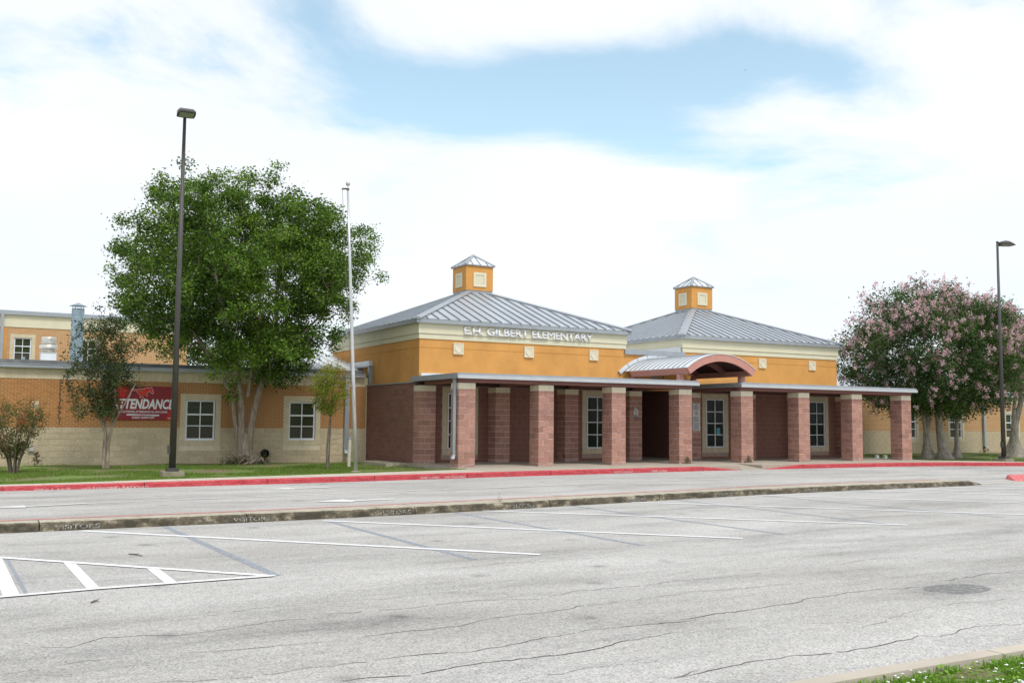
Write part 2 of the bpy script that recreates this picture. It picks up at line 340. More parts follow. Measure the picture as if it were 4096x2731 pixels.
def sweep(path, prof, closed_ends=True):
    # path: (x,y,zoffset[,scale]) points; prof: (d,z) with d to the left of travel
    n = len(prof); v = []; f = []
    P = [Vector((p[0], p[1])) for p in path]
    for i, p in enumerate(P):
        d = (P[min(i+1, len(P)-1)]-P[max(i-1, 0)]).normalized(); nr = Vector((-d.y, d.x)); sc = path[i][3] if len(path[i]) > 3 else 1.
        for dd, z in prof: v.append((p.x+nr.x*dd, p.y+nr.y*dd, -.16+(z+.16)*sc+path[i][2]*min(1, max(0, (z+.16)/.1))))
    for i in range(len(P)-1):
        for k in range(n-1): f.append((i*n+k, (i+1)*n+k, (i+1)*n+k+1, i*n+k+1))
    if closed_ends: f += [tuple(range(n)), tuple(reversed(range((len(P)-1)*n, len(P)*n)))]
    return v, f
def interp(poly, x):
    xs = [p[0] for p in poly]; return float(np.interp(x, xs, [p[1] for p in poly]))
def textmesh(body, m_, wd, ht, ext=.0, bold=0., shear=0.):
    cu = bpy.data.curves.new('txt', 'FONT'); cu.body = body; cu.size = 1; cu.extrude = 0; cu.offset = bold; cu.shear = shear; cu.resolution_u = 3
    o = bpy.data.objects.new('txt', cu); COL.objects.link(o); bpy.context.view_layer.update()
    me = bpy.data.meshes.new_from_object(o.evaluated_get(bpy.context.evaluated_depsgraph_get())); bpy.data.objects.remove(o); bpy.data.curves.remove(cu)
    co = np.zeros(len(me.vertices)*3); me.vertices.foreach_get('co', co); co = co.reshape(-1, 3); lo, hi = co.min(0), co.max(0)
    sx = wd/(hi[0]-lo[0]) if wd else ht/(hi[1]-lo[1]); sy = ht/(hi[1]-lo[1])
    x = (co[:, 0]-lo[0])*sx; z = (co[:, 1]-lo[1])*sy
    bm = bmesh.new(); bm.from_mesh(me)
    for v_, a, b in zip(bm.verts, x, z): v_.co = (a, 0, b)
    if ext:
        r = bmesh.ops.extrude_face_region(bm, geom=bm.faces[:])
        for e in r['geom']:
            if isinstance(e, bmesh.types.BMVert): e.co.y += ext
        bmesh.ops.recalc_face_normals(bm, faces=bm.faces[:])
    bm.to_mesh(me); bm.free(); me.materials.clear(); me.materials.append(M[m_]); return me
def text(name, body, m_, x, y, z, wd, ht, parent, **k): return put(name, textmesh(body, m_, wd, ht, **k), (x, y, z), parent)

# split-face masonry units: 406 x 203 x 203 nominal, rough outer faces, a few shared shapes
def rockbox(wx, wy, wz, seed, amp=.008):
    r = random.Random(seed); b = bmesh.new(); bmesh.ops.create_cube(b, size=1)
    bmesh.ops.subdivide_edges(b, edges=[e for e in b.edges if abs(e.verts[0].co.x-e.verts[1].co.x) > .5], cuts=2)
    for v in b.verts:
        e = abs(v.co.x) > .49; sx_, sy_ = (1 if v.co.x > 0 else -1), (1 if v.co.y > 0 else -1)
        v.co.x = v.co.x*wx+(r.uniform(-amp*.2, amp*.7)*sx_ if e else r.uniform(-.03, .03))
        v.co.y = v.co.y*wy+(r.uniform(-amp*.2, amp*.5) if e else r.uniform(amp*.3, amp*1.5))*sy_; v.co.z = v.co.z*wz+r.uniform(-.002, .002)
    me = bpy.data.meshes.new('block'); b.to_mesh(me); b.free(); return me
def units(wx, wy, wz, m_, n=6, amp=.008):
    out = []
    for i in range(n):
        me = rockbox(wx, wy, wz, i*31+int(wx*1000), amp); me.materials.append(M[m_]); out.append(me)
    return out
CW = .61; HB = .2032; S = 3.00856; D = 3.07234; YW = 3.67; J = .0145
U = {}
mat('salt_block', (.42, .27, .23), .92, var=.3, scale=10, bump=1., bscale=40, rnd=.08)
for nm in ('red_block', 'brown_block', 'cap_block', 'salt_block'):
    U[nm] = units(.4064-J, .2032-J, HB-J, nm); U[nm+'_half'] = units(.4064-J, .2032-J, HB/2-J, nm, 3)
def column(parent, x0, y0, blockmat, mortarmat, core_label=None):
    col = box('column', x0+.0125, x0+CW-.0125, y0+.0125, y0+CW-.0125, 0, 13.5*HB-.004, mortarmat, parent)
    lay = [((.2032, .1016), 0), ((.5084, .2032), math.pi/2), ((.4068, .5084), 0), ((.1016, .4068), math.pi/2)]
    mir = [((.4068, .1016), 0), ((.5084, .4068), math.pi/2), ((.2032, .5084), 0), ((.1016, .2032), math.pi/2)]
    z = 0
    for c in range(14):
        h = HB/2 if c == 0 else HB; nm = 'cap_block' if c == 13 else blockmat
        for (px, py), rz in (lay if c % 2 else mir):
            put('block', random.choice(U['salt_block_half' if c == 0 else nm]), (x0+px, y0+py, z+h/2), col, rz+random.choice((0, math.pi)))
        z += h
    return col

# ------------------------------------------------------------------ ground, lot, kerbs, walks
def sheet(name, pts, z, m_, kind='structure', parent=None):
    o = B().add([(x, y, z) for x, y in pts], [tuple(range(len(pts)))]).build(name, m_, parent)
    if kind and parent is None: o['kind'] = kind
    return o
sheet('ground', [(-1500, -1500), (1500, -1500), (1500, 1500), (-1500, 1500)], -.24, 'lawn')
lot = sheet('parking_lot', [(-90, -60), (95, -60), (95, .5), (-90, .5)], -.15, 'asphalt')
def stripe(name, pts, wdt, m_, z, parent=lot, jit=0.):
    v = []; f = []; P_ = [Vector(p) for p in pts]
    for i, p in enumerate(P_):
        d = (P_[min(i+1, len(P_)-1)]-P_[max(i-1, 0)]).normalized(); nr = Vector((-d.y, d.x)); ww = wdt[i] if isinstance(wdt, (list, tuple)) else wdt
        v += [(p.x+nr.x*ww/2, p.y+nr.y*ww/2, z), (p.x-nr.x*ww/2, p.y-nr.y*ww/2, z)]
    for i in range(len(P_)-1): f.append((2*i, 2*i+1, 2*i+3, 2*i+2))
    return B().add(v, f).build(name, m_, parent)
Z1, Z2, Z3 = -.146, -.142, -.138
# painted stall lines
for a, b in [((-12.5, -12.98), (-7.73, -18.1)), ((-8.85, -13.0), (-4.19, -17.87)), ((-5.6, -12.45), (-.34, -17.6)), ((-1.85, -11.9), (3.3, -17.24)), ((2.05, -11.4), (7.9, -17.6)), ((5.35, -11.1), (11.6, -17.2)),
             ((7.0, -11.1), (13.2, -17.2)), ((8.9, -11.1), (15.1, -17.2)), ((10.6, -11.05), (17, -17.2)), ((12.6, -10.8), (19, -17.2)), ((15.6, -10.5), (22, -17)), ((18.8, -10.5), (25, -17)), ((22, -10.5), (28, -17))]:
    stripe('stall_line', [a, b], .115, 'white_paint_worn', Z2)
for x0, y0, x1, y1 in [(-11.3, -12.86, -11.12, -18.3), (-8.78, -13.0, -8.66, -18.11), (-6.21, -12.57, -5.98, -17.87), (-3.48, -12.1, -3.22, -17.7), (-.54, -11.74, -.47, -17.4), (2.12, -11.46, 2.48, -17.38)]:
    stripe('old_stall_line', [(x0, y0), (x1, y1)], .105, 'old_line', Z1)
stripe('hatch_border', [(-15.9, -13.0), (-14.6, -14.5), (-13.65, -15.57), (-12.92, -16.38), (-12.23, -17.16), (-11.16, -18.34)], .10, 'white_paint', Z2)
stripe('hatch_border', [(-22, -18.5), (-13.75, -18.47), (-12.92, -18.38), (-11.16, -18.33)], .09, 'white_paint', Z3)
for xa, ya, xb, yb, ww in [(-13.70, -15.55, -13.65, -18.43, .14), (-12.97, -16.33, -12.93, -18.36, .115), (-12.20, -17.2, -12.2, -18.28, .115), (-14.45, -14.7, -14.4, -18.45, .13), (-15.2, -13.9, -15.15, -18.45, .13)]:
    stripe('hatch_bar', [(xa, ya), (xb, yb)], ww, 'white_paint', Z1)
stripe('hatch_bar_ghost', [(-13.58, -15.7), (-13.52, -18.4)], .04, 'old_line', Z1-.002)
lane = [(-11.95, -8.02), (-9.5, -7.68), (-6.4, -7.35), (-1, -6.8), (3.9, -6.25), (11.15, -6.0), (18.8, -6.9), (28, -9)]
stripe('lane_line', lane, .09, 'worn_white', Z2)
def arrow(tx, ty, hx, hw, ex, ey, sw):
    B().add([(tx, ty, Z3), (hx, ty-hw, Z3), (hx+.02, ty-sw, Z3), (ex, ey-sw, Z3), (ex, ey+sw, Z3), (hx+.02, ty+sw, Z3), (hx, ty+hw, Z3)], [(0, 1, 6), (2, 3, 4, 5), (1, 2, 5, 6)]).build('lane_arrow', 'worn_white', lot)
arrow(-13.75, -8.32, -13.0, .24, -11.9, -8.02, .075); arrow(-7.8, -5.48, -7.1, .3, -6.15, -5.40, .085); arrow(-7.83, -9.38, -7.06, .38, -6.05, -9.32, .10)
# cracks followed across the aisle
s6, s7, s8 = 1400/2352, 1500/2352, 1396/2351
CR = [(s6, 0, [(0, 1305), (480, 1320), (700, 1255), (1200, 1235), (1500, 1205), (1800, 1158), (2352, 1112)], .9), (s6, 0, [(0, 1500), (590, 1415), (1100, 1365), (1350, 1365), (1700, 1335), (2352, 1268)], .8), (s6, 0, [(900, 1585), (1130, 1560), (1700, 1525), (2352, 1440)], 1.), (s6, 0, [(1050, 1170), (1450, 1105), (1700, 1055), (2352, 1012)], .7), (s6, 0, [(490, 1322), (530, 1360), (545, 1400)], .5), (s6, 0, [(900, 680), (1300, 665), (1700, 655)], .6),
      (s7, 1300, [(0, 1040), (300, 1015), (750, 970), (1000, 940), (1350, 925), (1600, 880), (2352, 805)], 1.), (s7, 1300, [(0, 1195), (500, 1140), (850, 1110), (1050, 1060), (1700, 970), (2352, 880)], .8), (s7, 1300, [(0, 1365), (500, 1290), (900, 1255), (1300, 1195), (1800, 1120), (2352, 1060)], 1.5), (s7, 1300, [(80, 1450), (600, 1400), (1000, 1335), (1600, 1265), (2000, 1180), (2352, 1135)], 1.4), (s7, 1300, [(1180, 1455), (1700, 1370), (2100, 1310)], 1.1), (s7, 1300, [(2050, 1460), (2352, 1380)], 1.6), (s7, 1300, [(0, 950), (300, 940), (700, 900), (1250, 850)], .7), (s7, 1300, [(560, 755), (1250, 700), (1900, 625)], .7), (s7, 1300, [(200, 1090), (550, 1045)], .6), (s7, 1300, [(1000, 620), (1500, 580), (2200, 575)], .5),
      (s8, 2700, [(0, 880), (500, 830), (900, 790), (1250, 745), (1380, 730), (1650, 720)], .9), (s8, 2700, [(0, 960), (400, 930), (800, 900), (900, 885)], .8), (s8, 2700, [(0, 1150), (250, 1110), (800, 1030), (1200, 955), (1700, 915)], 1.6), (s8, 2700, [(1800, 885), (2140, 830), (2351, 810)], 1.5), (s8, 2700, [(0, 1525), (350, 1465), (700, 1400), (800, 1380), (1150, 1355), (1450, 1310), (1650, 1250), (1780, 1255), (1960, 1190), (2351, 1165)], 1.5), (s8, 2700, [(1200, 665), (1450, 650), (1950, 640), (2351, 600)], .7), (s8, 2700, [(1680, 525), (1950, 590)], .6), (s8, 2700, [(0, 1235), (500, 1190)], 1.), (s8, 2700, [(800, 1170), (1250, 1150)], .7), (s8, 2700, [(900, 540), (1500, 525), (2351, 460)], .6), (s8, 2700, [(1250, 1200), (1700, 1060), (2351, 990)], .6)]
cb = B()
for s_, ox, pts, wd in CR:
    wd = min(wd, 1.25)
    wp = [G(ox+x*s_, 1800+y*s_) for x, y in pts]; fine = []
    for i in range(len(wp)-1):
        n = max(2, int(np.linalg.norm(wp[i+1]-wp[i])/.07))
        for k in range(n): fine.append(wp[i]+(wp[i+1]-wp[i])*k/n)
    fine.append(wp[-1]); n = len(fine); run = 0
    for i, q in enumerate(fine):
        run = run*.78+random.gauss(0, .016); q[1] += run+mnoise.noise(Vector((q[0]*1.1, q[1]*3, wd)))*.05
    ws = [max(.002, wd*(.0066+.0068*mnoise.noise(Vector((q[0]*1.7, q[1]*1.7, 4)))+random.uniform(-.002, .003)))*min(1, i/5+.2, (n-1-i)/5+.2) for i, q in enumerate(fine)]
    v = []; f = []
    for q, ww in zip(fine, ws): v += [(q[0], q[1]+ww/2, Z1-.001), (q[0], q[1]-ww/2, Z1-.001)]
    for i in range(n-1):
        if random.random() > .05: f.append((2*i, 2*i+1, 2*i+3, 2*i+2))
    cb.add(v, f)
tag(cb.build('crack', 'crack', lot), kind='stuff')
# dark repair patch
pc = G(2700+1905*s8, 1800+933*s8); pv = [(pc[0]+math.cos(a)*(.40+.05*mnoise.noise(Vector((math.cos(a)*2, math.sin(a)*2, 1)))), pc[1]+math.sin(a)*(.26+.05*mnoise.noise(Vector((math.cos(a)*2, math.sin(a)*2, 9)))), Z1) for a in np.linspace(0, 2*math.pi, 40, endpoint=False)]
B().add(pv, [tuple(range(40))]).build('repair_patch', 'patch', lot)

RK = [(-60, -5.2), (-20, -4.1), (-13.3, -3.85), (-8.85, -3.72), (-5, -3.42), (0, -2.78), (8.2, -2.05), (13, -1.88), (17.5, -1.88), (20.5, -2.15), (24.2, -3.42), (28, -5.3), (33, -8.6), (40, -14)]
ZT = [(-60, -.06), (-13.3, -.05), (-8.85, -.02), (-3, 0), (100, 0)]
rk = lambda x: interp(RK, x); zt = lambda x: interp(ZT, x)
def smoothpath(x0, x1, step=.5):
    n = max(2, int(round((x1-x0)/step))+1); return [(x, np.mean([rk(x+d) for d in (-1.2, -.6, 0, .6, 1.2)]), zt(x)) for x in np.linspace(x0, x1, n)]
KP = [(0, -.16), (.012, -.03), (.022, -.012), (.045, 0.), (.155, .002), (.155, -.2)]
red = empty('red_kerb', (0, -3, -.15)); red['kind'] = 'structure'
xs = [-60, -40, -24, -19.3, -16.3, -13.2]+[]
k = -13.2
while k < 8.2: k += 3.02; xs.append(min(k, 8.4))
for a, b in zip(xs[:-1], xs[1:]):
    v, f = sweep(smoothpath(a+.008, b-.008), KP); B().add(v, f).build('kerb_segment', 'kerb_red', red)
v, f = sweep([(*p, max(.08, min(1, (10.3-p[0])/1.9))) for p in smoothpath(8.41, 10.25, .25)], KP); B().add(v, f).build('kerb_ramp', 'kerb_red', red)
v, f = sweep([(*p, max(.08, min(1, (p[0]-11.4)/1.9))) for p in smoothpath(11.45, 13.3, .25)], KP); B().add(v, f).build('kerb_ramp', 'kerb_red', red)
xs = [13.31, 15.2, 17.1, 19.2, 21.3, 23.4, 25.5, 27.6, 30, 33, 36, 40]
for a, b in zip(xs[:-1], xs[1:]):
    v, f = sweep(smoothpath(a+.008, b-.008), KP); B().add(v, f).build('kerb_segment', 'kerb_red', red)
def on_kerb(body, xc, wd, m_='stencil_pink', ht=.062):
    y0, y1 = rk(xc-.3), rk(xc+.3); o = put('stencil', textmesh(body, m_, wd, ht, bold=.01), (xc-wd/2, rk(xc-wd/2)+.006-.012, -.135+zt(xc)), red); o.rotation_euler = (R_(-3), 0, math.atan2(y1-y0, .6))
for px, body, wd in [(205, 'FIRE LANE', .75), (395, 'NO PARKING', .75), (525, 'NO PARKING', .85), (1690, 'FIRE LANE', .62), (1815, 'NO PARKING', .72), (2480, 'NO PARKING', .8), (2640, 'FIRE LANE', .7), (4068, 'FIRE LANE', .7)]:
    xq = G(px, 1905 if px > 1500 else 1945, -.1)[0] if px < 3000 else 24.0
    if px == 2480: xq = 4.85
    if px == 2640: xq = 6.4
    on_kerb(body, xq, wd)
# sidewalk slabs to the left, one porch slab under the columns
SB = [(-60, -3.9), (-20, -3.3), (-13.23, -3.1), (-10.8, -2.88), (-8, -2.5), (-5.5, -2.15), (-1.84, -1.5), (-.3, -1.1), (0, -.95)]
sbk = lambda x: interp(SB, x)
walk = empty('sidewalk', (-10, -3, -.1)); walk['kind'] = 'structure'
xs = [-60, -30, -22, -19]+list(np.arange(-16.9, -.5, 1.52))+[-.18]
for a, b in zip(xs[:-1], xs[1:]):
    b_ = b-.012; z0, z1 = zt(a), zt(b_); q = B()
    pa, pb = [(a, rk(a)+.157), (b_, rk(b_)+.157)], [(b_, sbk(b_)), (a, sbk(a))]
    top = [(*pa[0], z0), (*pa[1], z1), (*pb[0], z1), (*pb[1], z0)]
    q.add(top+[(x, y, -.22) for x, y, _ in top], [(0, 1, 2, 3), (0, 4, 5, 1), (1, 5, 6, 2), (2, 6, 7, 3), (3, 7, 4, 0)]).build('slab', 'walk', walk)
porch = empty('porch_floor', (10, 0, -.1)); porch['kind'] = 'structure'
cuts = [-.17, 3.0, 6.1, 9.1, 10.3, 11.4, 12.6, 15.6, 18.7, 22.0]
for a, b in zip(cuts[:-1], cuts[1:]):
    for y0, y1 in ((None, -.42), (-.408, YW+.05)):
        b_ = b-.01; ramp = a > 10 and b < 11.5 and y0 is None
        ya, yb = (y0, y0) if y0 is not None else (rk(a)+(.157 if not ramp else 0), rk(b_)+(.157 if not ramp else 0))
        zf = -.142 if ramp else 0; q = [(a, ya, zf), (b_, yb, zf), (b_, y1, 0), (a, y1, 0)]
        B().add(q+[(x, y, -.25) for x, y, _ in q], [(0, 1, 2, 3), (0, 4, 5, 1), (1, 5, 6, 2), (2, 6, 7, 3), (3, 7, 4, 0)]).build('slab', 'concrete', porch)
box('slab', 9.66, 12.02, YW+.06, 8.2, -.25, -.002, 'concrete', porch)
# right-hand walk strip
q = B(); xs2 = np.linspace(22.0, 26.5, 12); top = [(x, rk(x)+.157, 0) for x in xs2]+[(x, rk(x)+.157+max(.05, 2.0*(1-(x-22)/4.6)), 0) for x in xs2[::-1]]
q.add(top, [tuple(range(len(top)))]).build('slab', 'walk', porch)
# island between the drive and the stalls
IN = [(-60, -14.2), (-20, -12.95), (-13.56, -12.82), (-10.46, -12.77), (-8.3, -12.68), (-5.24, -12.42), (.27, -11.62), (1.76, -11.44), (5.03, -11.2), (9, -11.08), (11.2, -11.05)]
IB = [(-60, -13.4), (-20, -12.45), (-13.56, -12.3), (-10.4, -12.2), (-8.04, -12.0), (0, -11.0), (5.2, -10.35), (11.2, -10.28)]
island = empty('island', (-2, -12, -.15)); island['kind'] = 'structure'
xs = [-60, -40, -27, -19.7, -16.5, -13.05, -10.02, -7.0, -4.0, -1.0, 2.0, 5.0, 8.0, 11.0]
for i, (a, b) in enumerate(zip(xs[:-1], xs[1:])):
    last = i == len(xs)-2; n = 10; px = np.linspace(a+.008, b-.008, n); v = []; f = []
    for j, x in enumerate(px):
        yn = np.mean([interp(IN, x+d) for d in (-1, -.5, 0, .5, 1)]); yb = np.mean([interp(IB, x+d) for d in (-1, -.5, 0, .5, 1)])
        h = -.015; sc = 1.
        if last: tt = max(0, (x-(b-.9))/.9); h = -.015-tt**2*.12; yn += tt*.12; yb -= tt*.2
        for dy, z in ((0, -.16), (.02, h-.035), (.045, h-.012), (.085, h)): v.append((x, yn+dy, z+random.uniform(-.003, .003)))
        for dy, z in ((-.02, h), (0, h-.012), (.02, -.16)): v.append((x, yb+dy, z))
    for j in range(n-1):
        for k in range(6): f.append((j*7+k, (j+1)*7+k, (j+1)*7+k+1, j*7+k+1))
    f += [tuple(range(7)), tuple(reversed(range((n-1)*7, n*7)))]
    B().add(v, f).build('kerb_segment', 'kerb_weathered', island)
stripe('red_edge', [(x, interp(IB, x)-.06) for x in np.linspace(-40, 9.8, 60)], .08, 'red_line', -.0105, island)
for px, py, body, wd in [(310, 2103, 'VISITORS', .62), (1003, 2072, 'VISITORS', .6), (1555, 2042, 'VISITORS', .66), (2060, 2018, 'VISITORS', .68), (2515, 1992, 'VISITORS', .6), (2885, 1973, 'OFFICE', .45), (3225, 1957, 'OFFICE', .45), (3535, 1943, 'OFFICE', .45)]:
    q = G(px, py, -.09); yn = interp(IN, q[0]-wd/2); o = put('stencil', textmesh(body, 'stencil_white', wd, .068, bold=.015), (q[0]-wd/2, yn-.004, -.128), island); o.rotation_euler = (R_(-9), 0, math.atan2(interp(IN, q[0]+.3)-interp(IN, q[0]-.3), .6))
# far end of the next island: red nose
nb = B(); n0 = G(4108, 1921, -.15)
nb.add([(n0[0]-.7, n0[1]-.1, -.15), (n0[0]+.1, n0[1]-.4, -.01), (n0[0]+6, n0[1]-.6, -.01), (n0[0]+6, n0[1]+.9, -.01), (n0[0]+.1, n0[1]+.7, -.01), (n0[0]+.1, n0[1]-.5, -.16), (n0[0]+6, n0[1]-.7, -.16), (n0[0]+.1, n0[1]+.8, -.16)], [(0, 1, 4), (1, 2, 3, 4), (0, 5, 1), (5, 6, 2, 1), (0, 4, 7)])
tag(nb.build('red_island', 'red_line'), kind='structure')
stripe('yellow_line', [(11.4, -10.6), (15, -10.1), (18, -9.9)], .08, 'tan_mortar', Z1)
# near verge, bottom right
NKY = -24.42
vk = empty('verge_kerb', (-5, NKY, -.1)); vk['kind'] = 'structure'
NK = [G(2700+x*s8, 1800+y*s8, .0) for x, y in [(1300, 1462), (1760, 1388), (2351, 1285)]]
yk = np.mean([q[1] for q in NK])
for a, b in [(-30, -20), (-20, -14), (-14, -11.05), (-11.05, -8.02), (-8.02, -5), (-5, -2), (-2, 4), (4, 20)]:
    B().add(*[(lambda x0, x1: ([(x0, yk+.02, -.16), (x1, yk+.02, -.16), (x1, yk, -.02), (x0, yk, -.02), (x1, yk-.03, 0), (x0, yk-.03, 0), (x1, yk-.16, 0), (x0, yk-.16, 0), (x1, yk-.17, -.2), (x0, yk-.17, -.2)]))(a+.006, b-.006), [(0, 1, 2, 3), (3, 2, 4, 5), (5, 4, 6, 7), (7, 6, 8, 9), (0, 3, 5, 7, 9), (1, 8, 6, 4, 2)]][:2]).build('kerb_segment', 'walk', vk)
sheet('verge', [(-40, -45), (40, -45), (40, yk-.16), (-40, yk-.165)], -.05, 'lawn')
# ------------------------------------------------------------------ lawns
def lawn(name, x0, x1, yf, yb, zf, n=60, mrow=14):
    v = []; f = []
    for i, x in enumerate(np.linspace(x0, x1, n)):
        for j in range(mrow):
            tt = j/(mrow-1); y = yf(x)+(yb-yf(x))*tt; v.append((x, y, zf(x, y, tt)))
    for i in range(n-1):
        for j in range(mrow-1): f.append((i*mrow+j, (i+1)*mrow+j, (i+1)*mrow+j+1, i*mrow+j+1))
    o = B().add(v, f).build(name, 'lawn'); o['kind'] = 'structure'; return o
def zl(x, y, tt=None):
    d = y-sbk(x); return zt(x)-.012-min(1, max(0, d/2.2))**.8*(.12+zt(x)) + .012*mnoise.noise(Vector((x*.8, y*.8, 0)))
def zr(x, y, tt=None):
    d = y-rk(x); return -.012-min(1, max(0, (d-.3)/3))*.07+.01*mnoise.noise(Vector((x*.8, y*.8, 3)))
yr = lambda x: rk(x)+(.15 if x > 26.4 else .15+max(.05, 2.0*(1-(x-22)/4.6)) if x > 22.05 else 3)
lawn('lawn_left', -40, -.18, sbk, 8.31, zl)
lawn('lawn_right', 22.02, 44, yr, 8.31, zr)
def blades(name, pts, h, wd, m_, label, dirt=None, tintf=None, lean=.5):
    n = len(pts); P_ = np.array(pts); a = rng.uniform(0, 2*np.pi, n); hh = rng.uniform(.5, 1.15, n)*h; l = rng.uniform(.1, lean, n)
    ux, uy = np.cos(a)*wd/2, np.sin(a)*wd/2; b = rng.uniform(0, 2*np.pi, n)
    v = np.zeros((n, 3, 3)); v[:, 0] = P_-np.stack([ux, uy, np.zeros(n)], 1); v[:, 1] = P_+np.stack([ux, uy, np.zeros(n)], 1)
    v[:, 2] = P_+np.stack([np.cos(b)*hh*l, np.sin(b)*hh*l, hh], 1)
    tint = np.clip(tintf(P_) if tintf else rng.uniform(0, .8, n), 0, 1)
    return tag(fast(name, v.reshape(-1, 3), np.arange(n*3).reshape(n, 3), m_, tint), label, 'grass', kind='stuff')
pts = []
while len(pts) < 60000:
    x = random.uniform(-15.5, -.2); y0 = sbk(x); y = y0+(random.random()**1.25)*(8.25-y0)
    nn = mnoise.fractal(Vector((x*.45, y*.6, 1.3)), 1., 2., 4)
    edge = max(0, 1-(y-y0)/.9)
    if nn+edge*.9 < -.12+random.uniform(-.2, .2)+max(0, (y-6.2)/4): continue
    pts.append((x, y, zl(x, y)-.004))
def gt(P_):
    e = np.array([1-min(1, (y-sbk(x))/1.2) for x, y in P_[:, :2]]); return rng.uniform(0, .62, len(P_))+.22*e+np.where(rng.random(len(P_)) < .06, .4, 0)
blades('lawn_grass', pts, .062, .016, 'grass_blade', 'mown green grass between the sidewalk and the tan brick wing', tintf=gt)
pts = []
while len(pts) < 16000:
    x = random.uniform(22.1, 36); y0 = yr(x); y = y0+random.random()*(8.2-y0)
    if mnoise.fractal(Vector((x*.5, y*.7, 5.3)), 1., 2., 4)-max(0, 1.6-abs(y-2.7))*.25 < -.1+random.uniform(-.2, .2): continue
    pts.append((x, y, zr(x, y)-.004))
blades('tree_grass', pts, .05, .02, 'grass_blade', 'thin shaded grass around the pink flowering tree', tintf=lambda P_: rng.uniform(0, .5, len(P_)))
pts = []
for i in range(46000):
    x = random.uniform(-10.2, -3.2); y = yk-.19-abs(random.gauss(0, 1))*1.1
    if mnoise.noise(Vector((x*2.2, y*2.2, 0))) < -.35: continue
    pts.append((x, y, -.055))
blades('verge_grass', pts, .058, .012, 'clover_blade', 'bright green grass with tiny white flowers beside the near kerb', lean=.9)
cl = [(random.uniform(-9.4, -3.6), yk-.2-abs(random.gauss(0, 1))*1.1) for _ in range(60)]
fv = []; ff = []
for i in range(900):
    x, y = random.choice(cl); x += random.gauss(0, .12); y = min(yk-.2, y+random.gauss(0, .09)); z = random.uniform(-.015, .02); r = random.uniform(.008, .014); o = len(fv)
    fv += [(x+r*math.cos(a)*random.uniform(.7, 1), y+r*math.sin(a), z+random.uniform(-.004, .004)) for a in np.linspace(0, 2*math.pi, 6, endpoint=False)]; ff.append(tuple(range(o, o+6)))

tag(B().add(fv, ff).build('verge_flowers', 'white_paint'), 'scattered tiny white flower heads in the near verge grass', 'flowers', kind='stuff')
def stain(name, x, z0, z1, wd, parent, y, seed):
    n = 26; r = random.Random(seed); v = []; f = []
    for i in range(90):
        zz = z0+(z1-z0)*r.random(); xx = x+r.gauss(0, wd*(.35+.65*(z1-zz)/(z1-z0))); s_ = r.uniform(.008, .03); a = r.uniform(0, 3); o = len(v)
        v += [(xx+s_*math.cos(a+k*1.57)*r.uniform(.4, 1), y-r.uniform(0, .001), zz+s_*1.5*math.sin(a+k*1.57)) for k in range(4)]; f.append((o, o+1, o+2, o+3))
    B().add(v, f).build(name, 'stain', parent)
# ------------------------------------------------------------------ windows
def window(parent, x0, x1, z0, z1, yf, cols, rows, sash=False, fr=.05, blinds=True, heights=None):
    w_ = B(); y0, y1 = yf, yf+.07
    w_.box(x0, x0+fr, y0, y1, z0, z1).box(x1-fr, x1, y0, y1, z0, z1).box(x0+fr, x1-fr, y0, y1, z1-fr, z1).box(x0+fr, x1-fr, y0-.01, y1, z0, z0+fr)
    win = w_.build('window', 'white_frame', parent)
    ix0, ix1, iz0, iz1 = x0+fr, x1-fr, z0+fr, z1-fr
    hs = heights or [1/rows]*rows; zz = [iz0]
    for h in hs: zz.append(zz[-1]+(iz1-iz0)*h)
    cw = (ix1-ix0)/cols; mb = .017
    for i in range(1, cols): box('mullion', ix0+i*cw-mb, ix0+i*cw+mb, y0+.012, y0+.05, iz0, iz1, 'white_frame', win)
    for i in range(1, rows):
        t_ = .03 if (sash and i == rows-1) else mb
        for c in range(cols): box('muntin', ix0+c*cw+(mb if c else 0), ix0+(c+1)*cw-(mb if c < cols-1 else 0), y0+(.004 if sash else .014), y0+.05, zz[i]-t_, zz[i]+t_, 'white_frame', win)
    for r in range(rows):
        for c in range(cols):
            m_ = ('blind_grey' if (sash and r == 0) else 'blind') if blinds else 'glass'
            if not sash: m_ = 'glass'
            box('pane', ix0+c*cw, ix0+(c+1)*cw, y0+.052, y0+.058, zz[r], zz[r+1], m_, win)
    box('backing', ix0, ix1, y0+.06, y0+.068, iz0, iz1, 'dark_void', win)
    return win
def surround(parent, x0, x1, z0, z1, yf, t=.2, dep=.14, m_='cream_block', jm='tan_mortar'):
    # ring of smooth blocks round the opening, x0..z1 is the OUTER edge
    B().box(x0, x0+t, yf+.012, yf+dep, z0, z1).box(x1-t, x1, yf+.012, yf+dep, z0, z1).box(x0+t, x1-t, yf+.012, yf+dep, z1-t, z1).box(x0+t, x1-t, yf+.012, yf+dep, z0, z0+t).build('surround_joint', jm, parent)
    j = .004; n = max(1, round((z1-z0)/HB)); hs = (z1-z0)/n
    for i in range(n):
        for a in (x0, x1-t): box('surround_block', a+j, a+t-j, yf, yf+dep-.002, z0+i*hs+j, z0+(i+1)*hs-j, m_, parent)
    n = max(1, round((x1-x0-2*t)/.2)); ws = (x1-x0-2*t)/n
    for i in range(n):
        for z in (z0, z1-t): box('surround_block', x0+t+i*ws+j, x0+t+(i+1)*ws-j, yf, yf+dep-.002, z+j, z+t-j, m_, parent)

